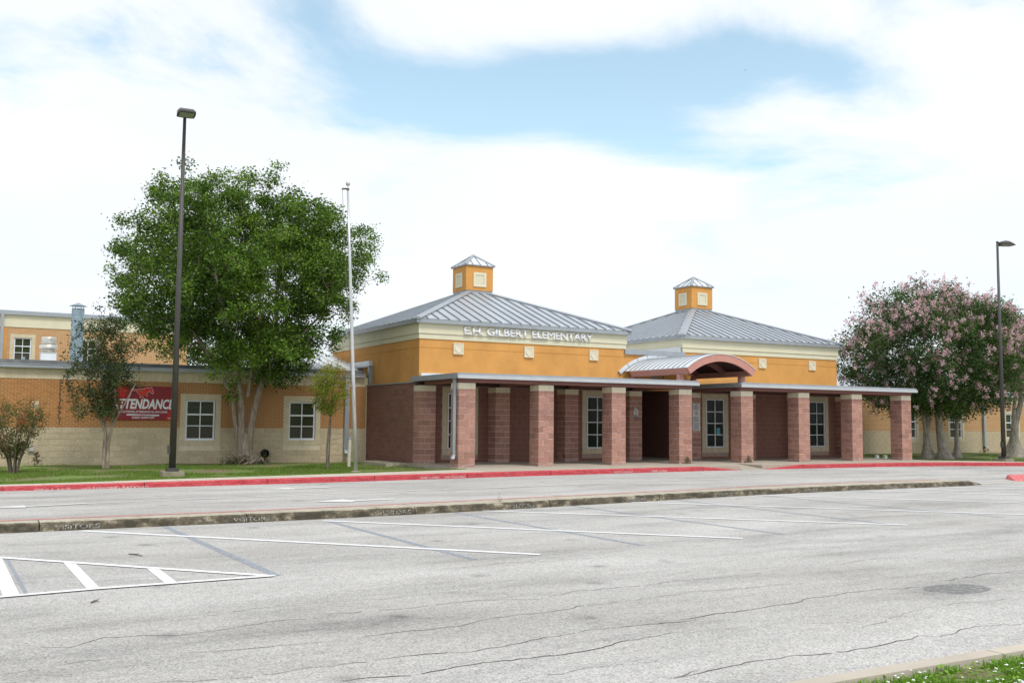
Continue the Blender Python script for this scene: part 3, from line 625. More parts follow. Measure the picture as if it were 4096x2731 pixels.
# ------------------------------------------------------------------ entrance pavilions
ZB, ZC, ZM, ZF0, ZF1 = 4.44, 4.63, 4.63, 5.0, 5.15
YB = 13.13
def hip_panels(parent, x0, x1, y0, y1, ze, slope_peak, n, seamh=.045, name='roof_panel', mt='metal_roof', rb=.011):
    cx, cy = (x0+x1)/2, (y0+y1)/2; pk = Vector((cx, cy, slope_peak))
    for a, b in (((x0, y0), (x1, y0)), ((x0, y1), (x0, y0)), ((x1, y0), (x1, y1)), ((x1, y1), (x0, y1))):
        A_, B_ = Vector((*a, ze)), Vector((*b, ze)); mid = (A_+B_)/2; nrm = (B_-A_).cross(pk-A_).normalized()
        if nrm.z < 0: nrm = -nrm
        d = (B_-A_)/n; upv = pk-mid; ux = d.normalized()
        topf = lambda s: 1-abs(2*s-1)
        for i in range(n):
            s0, s1 = i/n, (i+1)/n; p0, p1 = A_+(B_-A_)*s0, A_+(B_-A_)*s1; q0, q1 = p0+upv*topf(s0), p1+upv*topf(s1)
            bb = B()
            if topf(s0) < 1e-6: bb.add([p0, p1, q1], [(0, 1, 2)])
            elif topf(s1) < 1e-6: bb.add([p0, p1, q0], [(0, 1, 2)])
            elif s0 < .5 < s1: bb.add([p0, p1, q1, pk, q0], [(0, 1, 2, 3, 4)])
            else: bb.add([p0, p1, q1, q0], [(0, 1, 2, 3)])
            if i > 0:
                e = ux*rb; tp = topf(s0)
                a0, a1 = p0-upv.normalized()*.02, q0
                bb.add([a0-e, a0+e, a1+e, a1-e, a0-e+nrm*seamh, a0+e+nrm*seamh, a1+e+nrm*seamh, a1-e+nrm*seamh], [(0, 4, 7, 3), (1, 2, 6, 5), (4, 5, 6, 7), (0, 1, 5, 4), (3, 7, 6, 2)], 1)
            bb.build(name, [mt, 'metal_seam'], parent)
    return pk
def hip_caps(parent, x0, x1, y0, y1, ze, zp, wd=.17, up_=.035, name='hip_cap', mt='metal_trim'):
    cx, cy = (x0+x1)/2, (y0+y1)/2; pk = Vector((cx, cy, zp))
    for a in ((x0, y0), (x1, y0), (x1, y1), (x0, y1)):
        c = Vector((*a, ze)); d = (pk-c).normalized(); sd_ = d.cross(Vector((0, 0, 1))).normalized(); h = Vector((0, 0, up_))
        lo = Vector((0, 0, -.03))
        v = []
        for p in (c, pk): v += [p-sd_*wd+lo+h*.9, p+h*1.6, p+sd_*wd+lo+h*.9, p-sd_*wd+lo, p+sd_*wd+lo]
        B().add(v, [(0, 1, 6, 5), (1, 2, 7, 6), (0, 5, 8, 3), (2, 4, 9, 7), (0, 3, 4, 2, 1), (5, 6, 7, 9, 8)]).build(name, mt, parent)
def medallion(parent, x, z, yf):
    h = .205; md = B().box(x-h, x+h, yf-.05, yf, z-h, z+h).build('medallion', 'cap_block', parent)
    r = B(); t_ = .035
    r.box(x-h, x-h+t_, yf-.065, yf-.05, z-h, z+h).box(x+h-t_, x+h, yf-.065, yf-.05, z-h, z+h).box(x-h+t_, x+h-t_, yf-.065, yf-.05, z+h-t_, z+h).box(x-h+t_, x+h-t_, yf-.065, yf-.05, z-h, z-h+t_)
    r.build('rim', 'cap_block', md)
    n = 28; pts = [(x+math.cos(a)*(.128+.012*math.cos(4*a)), z+math.sin(a)*(.15+.012*math.cos(4*a))) for a in np.linspace(0, 2*math.pi, n, endpoint=False)]
    o = [(p[0], yf-.072, p[1]) for p in pts]; i_ = [(x+(p[0]-x)*.78, yf-.072, z+(p[1]-z)*.78) for p in pts]; b_ = [(p[0], yf-.05, p[1]) for p in pts]; ib = [(p[0], yf-.058, p[2]) for p in i_]
    B().add(b_+o+i_+ib, [(k, (k+1) % n, n+(k+1) % n, n+k) for k in range(n)]+[(n+k, n+(k+1) % n, 2*n+(k+1) % n, 2*n+k) for k in range(n)]+[(2*n+k, 2*n+(k+1) % n, 3*n+(k+1) % n, 3*n+k) for k in range(n)]+[tuple(range(3*n, 4*n))]).build('wreath', 'cap_block', md)
    return md
def wall_blocks(bb, x0, x1, yf, z0, z1, holes, wx=.4064, hz=HB, dep=.06, mi=0, amp=.006, jj=.005, ztop=None):
    # running-bond units joined into one mesh
    n = int(math.ceil((z1-z0)/hz))
    for r in range(n):
        zt_, zb_ = z1-r*hz, max(z0, z1-(r+1)*hz); off = (wx/2 if r % 2 else 0); x = x0-off
        while x < x1:
            a, b = max(x, x0), min(x+wx, x1); x += wx
            for ha, hb, hc, hd in holes:
                if zb_ < hd-.01 and zt_ > hc+.01:
                    if a >= ha-.01 and b <= hb+.01: a = b
                    elif a < ha < b: b = ha
                    elif a < hb < b: a = hb
            if b-a < .03: continue
            y = yf+random.uniform(-amp, amp); bb.append((a+jj, b-jj, y, zb_+jj, zt_-jj))
def cut_wall(x0, x1, y0, y1, z0, z1, holes):
    b = B(); hs = sorted(h for h in holes if h[3] > z0 and h[2] < z1); x = x0
    for a, c, d, e in hs:
        b.box(x, a, y0, y1, z0, z1)
        if d > z0: b.box(a, c, y0, y1, z0, d)
        if e < z1: b.box(a, c, y0, y1, e, z1)
        x = c
    return b.box(x, x1, y0, y1, z0, z1)
inner = lambda H_, t_=.2: [(a+t_, b-t_, c+t_, d-t_) for a, b, c, d in H_]
def pavilion(x0, x1, lx0, lx1, ks, wins, meds, label, side):
    p = thing('entrance_pavilion', ((x0+x1)/2, YW, 0), label, 'building')
    # stucco, cut by one reveal
    B().box(x0, x1, YW, YB, 2.80, 4.112).box(x0, x1, YW, YB, 4.128, ZB).box(x0+.015, x1-.015, YW+.015, YB-.015, 4.112, 4.128).build('stucco_wall', 'stucco', p)
    box('cornice_band', x0-.035, x1+.035, YW-.035, YB+.035, ZB+.001, ZC-.008, 'cream', p)
    box('cornice_band', x0-.065, x1+.065, YW-.065, YB+.065, ZC, ZF0+.02, 'cream', p)
    o = .2
    for a in [(x0-o, x1+o, YW-o, YW-o+.03), (x0-o, x1+o, YB+o-.03, YB+o), (x0-o, x0-o+.03, YW-o+.03, YB+o-.03), (x1+o-.03, x1+o, YW-o+.03, YB+o-.03)]:
        box('fascia', a[0], a[1], a[2], a[3], ZF0, ZF1, 'metal_trim', p)
    B().box(x0-o+.03, x1+o-.03, YW-o+.03, YB+o-.03, ZF0+.022, ZF0+.04).build('eave_soffit', 'metal_trim', p)
    zp = 7.06
    hip_panels(p, x0-o-.01, x1+o+.01, YW-o-.01, YB+o+.01, ZF1+.004, zp, 22)
    hip_caps(p, x0-o-.01, x1+o+.01, YW-o-.01, YB+o+.01, ZF1+.012, zp+.004)
    # cupola
    cx, cy, h = (x0+x1)/2, (YW+YB)/2, .635
    cu = B().box(cx-h, cx+h, cy-h, cy+h, 6.94, 7.97).build('cupola', 'stucco', p)
    B().box(cx-h+.02, cx+h-.02, cy-h+.02, cy+h-.02, 6.5, 6.938).build('curb_flashing', 'metal_trim', cu)
    for ax in range(4):
        fb, pb = B(), B(); rr = Matrix.Rotation(ax*math.pi/2, 3, 'Z')
        def rb(b, xa, xb, ya, yb, za, zb_):
            t_ = B().box(xa, xb, ya, yb, za, zb_); b.add([tuple(rr @ Vector(v)+Vector((cx, cy, 0))) for v in t_.v], t_.f)
        zc = 7.40; q = .30; iq = .20
        rb(fb, -q, -iq, -h-.035, -h-.001, zc-q, zc+q); rb(fb, iq, q, -h-.035, -h-.001, zc-q, zc+q); rb(fb, -iq, iq, -h-.035, -h-.001, zc+iq, zc+q); rb(fb, -iq, iq, -h-.035, -h-.001, zc-q, zc-iq)
        rb(pb, -iq, iq, -h-.012, -h-.001, zc-iq, zc+iq); fb.build('panel_frame', 'cap_block', cu); pb.build('panel', 'cream', cu)
    e = h+.06
    box('eave', cx-e, cx+e, cy-e, cy+e, 7.975, 8.02, 'metal_trim', cu)
    hip_panels(cu, cx-e, cx+e, cy-e, cy+e, 8.022, 8.53, 4, .03, 'roof_panel', 'metal_white', .012)
    hip_caps(cu, cx-e, cx+e, cy-e, cy+e, 8.026, 8.54, .075, .02)
    for xm in meds: medallion(p, xm, 4.13, YW)
    # lower masonry wall behind the columns
    ym = YW+.02
    units_ = []; holes = [(wx0, wx1, .26, 2.72) for wx0, wx1 in wins]
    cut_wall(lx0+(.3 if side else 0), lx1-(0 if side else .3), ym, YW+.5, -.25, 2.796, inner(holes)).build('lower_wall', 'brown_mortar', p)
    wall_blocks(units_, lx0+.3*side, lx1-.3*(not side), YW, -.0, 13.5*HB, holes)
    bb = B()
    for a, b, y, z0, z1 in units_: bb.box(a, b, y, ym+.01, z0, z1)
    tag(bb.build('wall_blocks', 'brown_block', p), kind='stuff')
    for wx0, wx1 in wins:
        surround(p, wx0, wx1, .26, 2.72, YW-.008, .2, .10)
        window(p, wx0+.22, wx1-.22, .47, 2.51, YW+.0, 2, 4)
    for kx in ks: column(p, kx*S, D, 'red_block', 'pink_mortar')
    if side:                               # block flank, seen from the lawn
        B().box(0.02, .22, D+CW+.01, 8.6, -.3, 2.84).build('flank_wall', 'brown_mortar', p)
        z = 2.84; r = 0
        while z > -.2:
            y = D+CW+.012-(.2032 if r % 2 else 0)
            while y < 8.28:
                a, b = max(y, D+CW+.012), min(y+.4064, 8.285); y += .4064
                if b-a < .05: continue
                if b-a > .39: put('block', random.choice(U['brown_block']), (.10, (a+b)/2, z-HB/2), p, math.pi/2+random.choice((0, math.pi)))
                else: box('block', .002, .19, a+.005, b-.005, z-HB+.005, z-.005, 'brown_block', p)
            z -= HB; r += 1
        box('flank_coping', -.04, .2, D+CW-.1, 8.3, 2.845, 2.885, 'metal_trim', p)
        box('footing', -.02, .3, D+CW, 8.29, -.4, -.19, 'old_concrete', p)
        box('step_flashing', .04, .198, 8.2, YB, 3.66, 3.85, 'metal_white', p); box('step_flashing', .02, .198, 8.2, YB, 3.60, 3.655, 'metal_trim', p); box('corner_flashing', .06, .199, 8.23, 8.4, 2.886, 3.598, 'metal_trim', p)
    return p
pa = pavilion(.2, 9.22, 0.0, 9.64, (0, 1, 2, 3), [(1.14, 2.60), (7.18, 8.64)], (1.74, 4.73, 7.69), 'orange stucco pavilion with hipped grey metal roof and the school name, left', True)
pb_ = pavilion(12.19, 21.19, 12.03, 21.67, (4, 5, 6, 7), [(13.20, 14.64), (19.17, 20.61)], (13.6, 16.59, 19.6), 'orange stucco pavilion with hipped grey metal roof and no lettering, right', False)
B().box(14.02, 14.22, YW+.045, YW+.051, .98, 1.3).build('taped_notice', 'blue_paper', pb_)
box('outlet_box', 14.78, 14.88, YW-.04, YW-.01, .42, .58, 'metal_trim', pb_)
# school name, each letter its own piece
sg = thing('school_name_sign', (4.75, YW-.07, 4.66), 'raised white capital letters E.H. GILBERT ELEMENTARY on the cream cornice', 'sign')
def letters(body, xa, xb, z0, ht, parent, y, ext):
    def xmax(s):
        cu = bpy.data.curves.new('t', 'FONT'); cu.body = s; o = bpy.data.objects.new('t', cu); COL.objects.link(o); bpy.context.view_layer.update()
        b_ = [c[0] for c in o.bound_box]; r = (min(b_), max(b_)); bpy.data.objects.remove(o); bpy.data.curves.remove(cu); return r
    i0 = xmax('I'); tot = xmax(body); sc = (xb-xa)/(tot[1]-tot[0])
    for i, ch in enumerate(body):
        adv = xmax(body[:i]+'I')[1]-i0[1] if i else 0.; own = xmax(ch); wl = (own[1]-own[0])*sc; xl = xa+(adv+own[0]-tot[0])*sc
        h_ = ht if ch != '.' else ht*.17
        put('letter', textmesh(ch, 'letter_white', wl+.035, h_, ext=ext, bold=.0 if ch in 'MN' else .022), (xl-.01, y, z0), parent)
letters('E.H.', 1.94, 2.69, 4.665, .285, sg, YW-.125, .05); letters('GILBERT', 2.88, 4.64, 4.665, .285, sg, YW-.125, .05); letters('ELEMENTARY', 4.82, 7.57, 4.665, .285, sg, YW-.125, .05)

# link between the pavilions, with the dark entrance recess
lk = thing('entrance_link', (10.7, YW, 0), 'low orange stucco link with dark entrance between the two pavilions', 'building')
box('stucco_wall', 9.222, 12.188, YW+.002, 9, 2.80, 4.24, 'stucco', lk)
box('coping', 9.18, 12.25, YW-.09, YW-.004, 4.23, 4.43, 'metal_trim', lk)
box('flat_roof', 9.23, 12.18, YW+.01, 9, 4.243, 4.40, 'metal_white', lk)
box('wall_flashing', 12.05, 12.12, YW+.05, 9, 4.41, 4.66, 'metal_white', lk)
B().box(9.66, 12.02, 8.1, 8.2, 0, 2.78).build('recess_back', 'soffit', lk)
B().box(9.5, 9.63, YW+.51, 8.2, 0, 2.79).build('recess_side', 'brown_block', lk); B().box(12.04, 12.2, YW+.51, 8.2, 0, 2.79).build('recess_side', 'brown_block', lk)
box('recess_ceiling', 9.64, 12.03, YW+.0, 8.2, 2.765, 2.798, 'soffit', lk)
for dx in (9.8, 10.9):
    dr = box('door', dx, dx+1.02, 8.02, 8.09, .0, 2.15, 'steel_brown', lk); box('pane', dx+.12, dx+.9, 8.005, 8.018, .9, 2.0, 'glass', dr); box('handle', dx+.05, dx+.97, 7.93, 7.96, 1.0, 1.05, 'alu', dr)
text('house_number', '931', 'metal_trim', 10.55, YW-.03, 3.08, .62, .34, lk, ext=.02, bold=.02)

# ------------------------------------------------------------------ porticoes
def portico(x0, x1, bx0, bx1, ks, label, left):
    p = thing('portico', ((x0+x1)/2, 0, 0), label, 'portico')
    yf, yb = -.25, YW-.09 if not left else YW-.09
    box('roof_deck', x0+.06, x1-.06, yf+.06, yb, 2.93, 3.035, 'metal_trim', p)
    xs = np.linspace(x0, x1, 5)
    for a, b in zip(xs[:-1], xs[1:]): box('gutter', a+.001, b-.001, yf, yf+.058, 2.875, 2.985, 'metal_gutter', p)
    for a, b in zip(xs[:-1], xs[1:]): box('drip_edge', max(a, x0+.04)+.001, min(b, x1-.1)-.001, yf+.04, yf+.1, 2.987, 3.055, 'metal_trim', p)
    for xe, s_ in ((x0, 1), (x1, -1)):
        a, b = sorted((xe, xe+s_*.055)); box('side_fascia', a, b, yf+.06, yb, 2.875, 3.05, 'metal_trim', p)
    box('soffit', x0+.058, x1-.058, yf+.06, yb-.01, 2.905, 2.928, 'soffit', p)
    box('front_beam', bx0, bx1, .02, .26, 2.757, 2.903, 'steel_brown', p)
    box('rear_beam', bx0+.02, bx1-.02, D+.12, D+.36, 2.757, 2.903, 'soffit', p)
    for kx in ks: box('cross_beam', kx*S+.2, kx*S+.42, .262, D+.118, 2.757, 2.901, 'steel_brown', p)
    for kx in ks: column(p, kx*S, 0, 'red_block', 'pink_mortar')
    return p
p1 = portico(-.16, 9.80, 0.0, 9.67, (0, 1, 2, 3), 'flat roofed portico on four red block columns under the lettered pavilion', True)
p2 = portico(11.85, 21.80, 12.03, 21.72, (4, 5, 6, 7), 'flat roofed portico on four red block columns nearest the pink tree', False)
def downspout(parent, x, y, ztop, zbot, m_='metal_trim', out=(-.12, -.14), wd=.05):
    b = B().box(x-wd, x+wd, y-wd*.8, y+wd*.8, zbot+.1, ztop); ds = b.build('downspout', m_, parent)
    e = B(); v = []
    for (dx, dy, z) in ((0, 0, zbot+.1), (out[0], out[1], zbot-.02)): v += [(x+dx-wd, y+dy-wd*.8, z), (x+dx+wd, y+dy-wd*.8, z), (x+dx+wd, y+dy+wd*.8, z+(0 if dx == 0 and dy == 0 else .03)), (x+dx-wd, y+dy+wd*.8, z+(0 if dx == 0 and dy == 0 else .03))]
    e.add(v, [(0, 1, 5, 4), (1, 2, 6, 5), (2, 3, 7, 6), (3, 0, 4, 7)]).build('elbow', m_, ds)
    return ds
box('roof_flashing', .25, 1.35, YW-.085, YW-.01, 3.04, 3.2, 'metal_white', p1)
downspout(p1, -.075, .18, 2.875, .3, 'metal_trim', (-.09, -.1))
# barrel canopy over the entrance
cn = thing('barrel_canopy', (10.83, 1.6, 3.05), 'curved barrel vault canopy of pale metal with pink steel edges over the entrance', 'canopy')
hc, zs, za = 1.67, 3.52, 4.08; rise = za-zs; RV = (hc*hc+rise*rise)/(2*rise); zc = za-RV; th = math.asin(hc/RV)
arc = lambda r, n=20, t=th: [(10.83+r*math.sin(a), zc+r*math.cos(a)) for a in np.linspace(-t, t, n)]
yA, yB_ = -.32, 3.58
def arch_band(bb, r0, r1, y0, y1, t=th, n=20, mi=0):
    o, i_ = arc(r1, n, t), arc(r0, n, t); v = []
    for y in (y0, y1): v += [(x, y, z) for x, z in i_]+[(x, y, z) for x, z in o]
    f = []
    for k in range(n-1): f += [(k, k+1, n+k+1, n+k), (2*n+k+1, 2*n+k, 3*n+k, 3*n+k+1), (n+k, n+k+1, 3*n+k+1, 3*n+k), (k+1, k, 2*n+k, 2*n+k+1)]
    f += [(0, n, 3*n, 2*n), (n-1, 3*n-1, 4*n-1, 2*n-1)]
    return bb.add(v, f, mi)
ns = 13
for i in range(ns):
    a, b = yA-.02+(yB_-yA)*i/ns, yA-.02+(yB_-yA)*(i+1)/ns; bb = B(); arch_band(bb, RV+.002, RV+.022, a, b-.001); arch_band(bb, RV+.0225, RV+.05, b-.022, b-.002, mi=1)
    bb.build('roof_panel', ['metal_white', 'metal_seam'], cn)
arch_band(B(), RV-.27, RV-.001, yA, yA+.1).build('front_arch', 'steel_pink', cn)
for y in (1.3, 2.9): arch_band(B(), RV-.2, RV-.001, y, y+.1).build('arch_rib', 'steel_brown', cn)
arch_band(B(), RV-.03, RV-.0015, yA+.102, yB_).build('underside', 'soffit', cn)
for s_ in (-1, 1):
    v = [(10.83+s_*a, y, z) for y in (yA+.1, yB_-.3) for a, z in ((hc, zs), (hc-.13, zs-.22), (hc-.25, zs-.22), (hc-.15, zs))]
    B().add(v, [(0, 1, 5, 4), (1, 2, 6, 5), (2, 3, 7, 6), (3, 0, 4, 7), (0, 3, 2, 1), (4, 5, 6, 7)]).build('edge_beam', 'steel_pink', cn)
    px = 10.83+s_*1.50
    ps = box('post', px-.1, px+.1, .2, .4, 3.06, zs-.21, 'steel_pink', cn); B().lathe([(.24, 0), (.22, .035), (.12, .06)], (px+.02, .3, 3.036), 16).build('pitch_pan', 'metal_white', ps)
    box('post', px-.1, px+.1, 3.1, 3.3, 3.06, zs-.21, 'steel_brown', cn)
t2 = th*1.12
for i in range(8):
    a0, a1 = -t2+2*t2*i/8+.004, -t2+2*t2*(i+1)/8-.004; n = 5; v = []; r0, r1 = RV+.03, RV+.19
    for y in (YW-.075, YW-.01): v += [(10.83+r*math.sin(a), y, zc+r*math.cos(a)) for r in (r0, r1) for a in np.linspace(a0, a1, n)]
    f = []
    for k in range(n-1): f += [(k, k+1, n+k+1, n+k), (n+k, n+k+1, 3*n+k+1, 3*n+k)]
    B().add(v, f).build('wall_flashing', 'metal_white', cn)
sp_ = B()
for i in range(70):
    x = 9.9+i*.029; sp_.box(x, x+.004, 3.0+random.uniform(-.02, .02), 3.006, 3.05, 3.05+random.uniform(.1, .14))
for i in range(60):
    y = -.15+i*.05; sp_.box(11.9, 11.904, y, y+.004, 3.05, 3.05+random.uniform(.1, .14))
tag(sp_.build('bird_spikes', 'metal_trim'), 'thin wire bird spikes along the portico roof edge below the canopy', 'bird spikes', kind='stuff')

for kx, p_ in ((3, p1), (4, p2)): stain('scuff', kx*S+.36, .0, .24, .13, p_, -.018, 40+kx)
# wall signs by the door
def sign_lines(root, x0, x1, y, z0, z1, n, mats_):
    for i in range(n):
        z = z1-(z1-z0)*(i+.5)/n; e = random.uniform(.0, .18)*(x1-x0)
        box('print_line', x0, x1-e, y-.002, y, z-(z1-z0)/n*.30, z+(z1-z0)/n*.30, mats_[i*len(mats_)//n], root)
def nosign(root, x, y, z, r):
    n = 24; v = []; f = []
    for k in range(n):
        a = 2*math.pi*k/n; v += [(x+r*math.cos(a), y, z+r*math.sin(a)), (x+r*.82*math.cos(a), y, z+r*.82*math.sin(a))]
    for k in range(n): f.append((2*k, 2*k+1, (2*k+3) % (2*n), (2*k+2) % (2*n)))
    s_ = r*.09; c = r*.62; v += [(x-c-s_, y, z+c-s_), (x-c+s_, y, z+c+s_), (x+c+s_, y, z-c+s_), (x+c-s_, y, z-c-s_)]; f.append(tuple(range(2*n, 2*n+4)))
    B().add(v, f).build('prohibition_ring', 'sign_red', root)
yS = D-.02
s1 = thing('no_smoking_sign', (9.31, yS, 1.7), 'small white notice with dark header and red prohibition ring left of the entrance', 'sign')
box('plate', 9.21, 9.42, yS, yS+.012, 1.70, 2.10, 'sign_white', s1); box('header', 9.21, 9.42, yS-.003, yS-.001, 2.0, 2.10, 'sign_navy', s1); box('footer', 9.21, 9.42, yS-.003, yS-.001, 1.70, 1.725, 'sign_navy', s1)
sign_lines(s1, 9.225, 9.405, yS-.004, 2.015, 2.09, 3, ['sign_white']); nosign(s1, 9.315, yS-.004, 1.92, .065); box('pictogram', 9.285, 9.345, yS-.003, yS-.0015, 1.90, 1.925, 'sign_navy', s1); sign_lines(s1, 9.23, 9.40, yS-.003, 1.735, 1.83, 5, ['sign_navy'])
s2 = thing('weapons_notice_sign', (12.36, yS, 1.15), 'tall white notice with small print and a struck out pistol beside the entrance', 'sign')
box('plate', 12.18, 12.57, yS, yS+.012, 1.18, 2.30, 'sign_white', s2); box('divider', 12.18, 12.57, yS-.003, yS-.001, 1.505, 1.52, 'print_mauve', s2); box('heading', 12.31, 12.44, yS-.003, yS-.001, 2.25, 2.27, 'sign_navy', s2)
sign_lines(s2, 12.22, 12.53, yS-.003, 2.02, 2.23, 6, ['print_mauve', 'print_mauve', 'print_green']); nosign(s2, 12.375, yS-.004, 1.89, .085); sign_lines(s2, 12.22, 12.53, yS-.003, 1.55, 1.76, 7, ['print_green', 'print_green', 'print_mauve']); sign_lines(s2, 12.22, 12.53, yS-.003, 1.21, 1.49, 7, ['print_green', 'print_mauve', 'print_green'])
B().add([(12.33, yS-.003, 1.9), (12.43, yS-.003, 1.9), (12.43, yS-.003, 1.925), (12.36, yS-.003, 1.925), (12.345, yS-.003, 1.925), (12.325, yS-.003, 1.86), (12.35, yS-.003, 1.86)], [(0, 1, 2, 3, 4), (0, 5, 6)]).build('pistol_pictogram', 'sign_navy', s2)

# ------------------------------------------------------------------ left brick wing
YL = 8.30
wl = thing('classroom_wing', (-10, YL, 0), 'long low wing of tan block and orange brick at the left', 'building')
XL0 = -26.
WINS = [(-7.13, -5.68, .53, 2.37), (-3.32, -1.88, .53, 2.37)]
cut_wall(XL0, .04, YL+.0075, YL+.5, -.4, 1.16, inner(WINS)).build('wall_core', 'tan_mortar', wl); cut_wall(XL0, .04, YL+.006, YL+.5, 1.161, 3.16, inner(WINS)).build('wall_core', 'brick_mortar', wl)
un = []; wall_blocks(un, XL0, -.03, YL, -.20, 1.16, WINS, amp=.003)
tb = [units(.4064-.014, .10, HB-.014, 'tan_block', 6, .006)][0]
rest = B(); cnt = 0
for a, b, y, z0, z1 in un:
    if -13.6 < a and cnt < 290 and b-a > .38 and z1-z0 > .15: put('block', random.choice(tb), ((a+b)/2, YL+.048+y-YL, (z0+z1)/2), wl, random.choice((0, math.pi))); cnt += 1
    else: rest.box(a, b, y, YL+.05, z0, z1)
tag(rest.build('block_fill', 'tan_block', wl), kind='stuff')
un = []; tile = (-11.97, -11.77, 1.80, 2.005)
wall_blocks(un, XL0, -.03, YL, 1.161, 2.80, WINS+[tile], wx=.2032, hz=.0683, amp=.0015, jj=.0052)
me_b = []
for i in range(4):
    me = rockbox(.2032-.0104, .06, .0683-.0104, 900+i, .0015); me.materials.append(M['brick']); me_b.append(me)
rest = B(); cnt = 0
for a, b, y, z0, z1 in un:
    if -12.9 < a < -9.55 and cnt < 300 and b-a > .18 and 1.55 < z1 < 2.77: put('brick', random.choice(me_b), ((a+b)/2, YL+.028+y-YL, (z0+z1)/2), wl); cnt += 1
    else: rest.box(a, b, y, YL+.03, z0, z1)
tag(rest.build('brick_fill', 'brick', wl), kind='stuff')
box('vent_tile', tile[0]+.005, tile[1]-.005, YL-.004, YL+.05, tile[2]+.005, tile[3]-.005, 'cream_block', wl)
for i in range(int((0-XL0-.03)/.2032)):
    x = -.03-(i+1)*.2032; box('frieze_block', x+.002, x+.2032-.002, YL-.012, YL+.1, 2.803, 3.17, 'cream_block', wl)
for i, (a, b) in enumerate(zip(np.linspace(XL0, -.1, 9)[:-1], np.linspace(XL0, -.1, 9)[1:])):
    B().box(a, b-.004, YL-.17, YL-.015, 3.165, 3.27).box(a, b-.004, YL-.185, YL-.015, 3.272, 3.30).build('gutter', 'metal_trim', wl)
box('roof_edge', XL0, -.1, YL+.02, YL+.12, 3.302, 3.44, 'metal_dark', wl)
box('flat_roof', XL0, -.02, YL+.121, 30, 3.28, 3.36, 'metal_white', wl)
box('rear_wall', XL0, -.02, YL+.52, 29.9, -.4, 3.27, 'tan_mortar', wl)
for a, b, c, d in WINS:
    surround(wl, a, b, c, d, YL-.006, .2, .13); wn = window(wl, a+.205, b-.205, c+.2, d-.2, YL+.045, 2, 3, True, .055, heights=[.34, .31, .35])
    box('reveal', a+.2, b-.2, YL+.125, YL+.2, c+.2, d-.2, 'tan_mortar', wl); box('sill', a+.19, b-.19, YL-.02, YL+.12, c+.18, c+.203, 'white_frame', wn)
downspout(wl, -.85, YL-.075, 3.165, .22, 'metal_trim', (0, -.1), .085)
# soffit stain streak and mildew are part of the wall's wear
stain('mildew', -11.12, 1.2, 2.8, .035, wl, YL-.016, 3); stain('mildew', -11.75, -.1, .33, .10, wl, YL-.016, 5)
# low roof step beside the pavilion
rs = thing('standing_seam_roof', (-1.2, 10, 3.36), 'white standing seam metal roof on the wing beside the lettered pavilion', 'roof')
for i in range(9):
    x = -3.4+i*.4; B().add([(x, 9.4, 3.55), (x+.396, 9.4, 3.55), (x+.396, 12.9, 4.33), (x, 12.9, 4.33), (x, 9.4, 3.37), (x+.396, 9.4, 3.37), (x, 12.9, 3.37), (x+.396, 12.9, 3.37)], [(0, 1, 2, 3), (4, 5, 1, 0), (5, 7, 2, 1), (6, 4, 0, 3), (7, 6, 3, 2)]).add([(x, 9.38, 3.55), (x+.02, 9.38, 3.55), (x+.02, 12.9, 4.335), (x, 12.9, 4.335), (x, 9.38, 3.59), (x+.02, 9.38, 3.59), (x+.02, 12.9, 4.375), (x, 12.9, 4.375)], [(0, 4, 7, 3), (1, 2, 6, 5), (4, 5, 6, 7), (0, 1, 5, 4)]).build('roof_panel', 'metal_white', rs)
box('eave_flashing', -3.42, .0, 9.3, 9.398, 3.38, 3.56, 'metal_white', rs)
# banner
yb0 = YL-.04
bn = thing('school_banner', (-8.5, yb0, 1.43), 'dark red attendance banner with white lettering and running horse, hung on the brick wall', 'banner')
bx0, bx1 = -9.65, -7.22
box('sheet', bx0, bx1, yb0, yb0+.02, 1.43, 2.63, 'banner_dark', bn)
B().add([(bx0, yb0-.002, 1.431), (bx0+.22, yb0-.002, 1.431), (bx0+.78, yb0-.002, 2.629), (bx0, yb0-.002, 2.629)], [(0, 1, 2, 3)]).build('accent', 'banner_red', bn)
B().add([(-7.64, yb0-.002, 1.431), (bx1, yb0-.002, 1.431), (bx1, yb0-.002, 2.629), (-7.22, yb0-.002, 2.629), (-7.50, yb0-.002, 1.80)], [(0, 1, 2, 3, 4)]).build('accent', 'banner_red', bn)
text('headline', 'ATTENDANCE:', 'banner_white', -9.47, yb0-.006, 1.82, 2.16, .36, bn, bold=.035, shear=.22)
text('slogan', 'MUSTANG STRONG, ATTENDANCE ALL DAY LONG!', 'banner_white', -9.38, yb0-.005, 1.672, 1.80, .09, bn, bold=.02, shear=.18)
text('school_line', 'GILBERT ELEMENTARY', 'banner_white', -8.78, yb0-.005, 1.485, .78, .075, bn, bold=.02, shear=.12)
B().add([(-8.97, yb0-.004, 1.60), (-8.94, yb0-.004, 1.645), (-8.5, yb0-.004, 1.63), (-7.86, yb0-.004, 1.625), (-7.85, yb0-.004, 1.59), (-7.92, yb0-.004, 1.575), (-8.4, yb0-.004, 1.605), (-8.93, yb0-.004, 1.59)], [(0, 1, 2, 6, 7), (2, 3, 4, 5, 6)]).build('brush_stroke', 'banner_white', bn)
n = 28; rc = (-7.36, 1.635)
v = [(rc[0]+r*math.cos(2*math.pi*k/n), yb0-.005, rc[1]+r*math.sin(2*math.pi*k/n)) for k in range(n) for r in (.085, .098)]
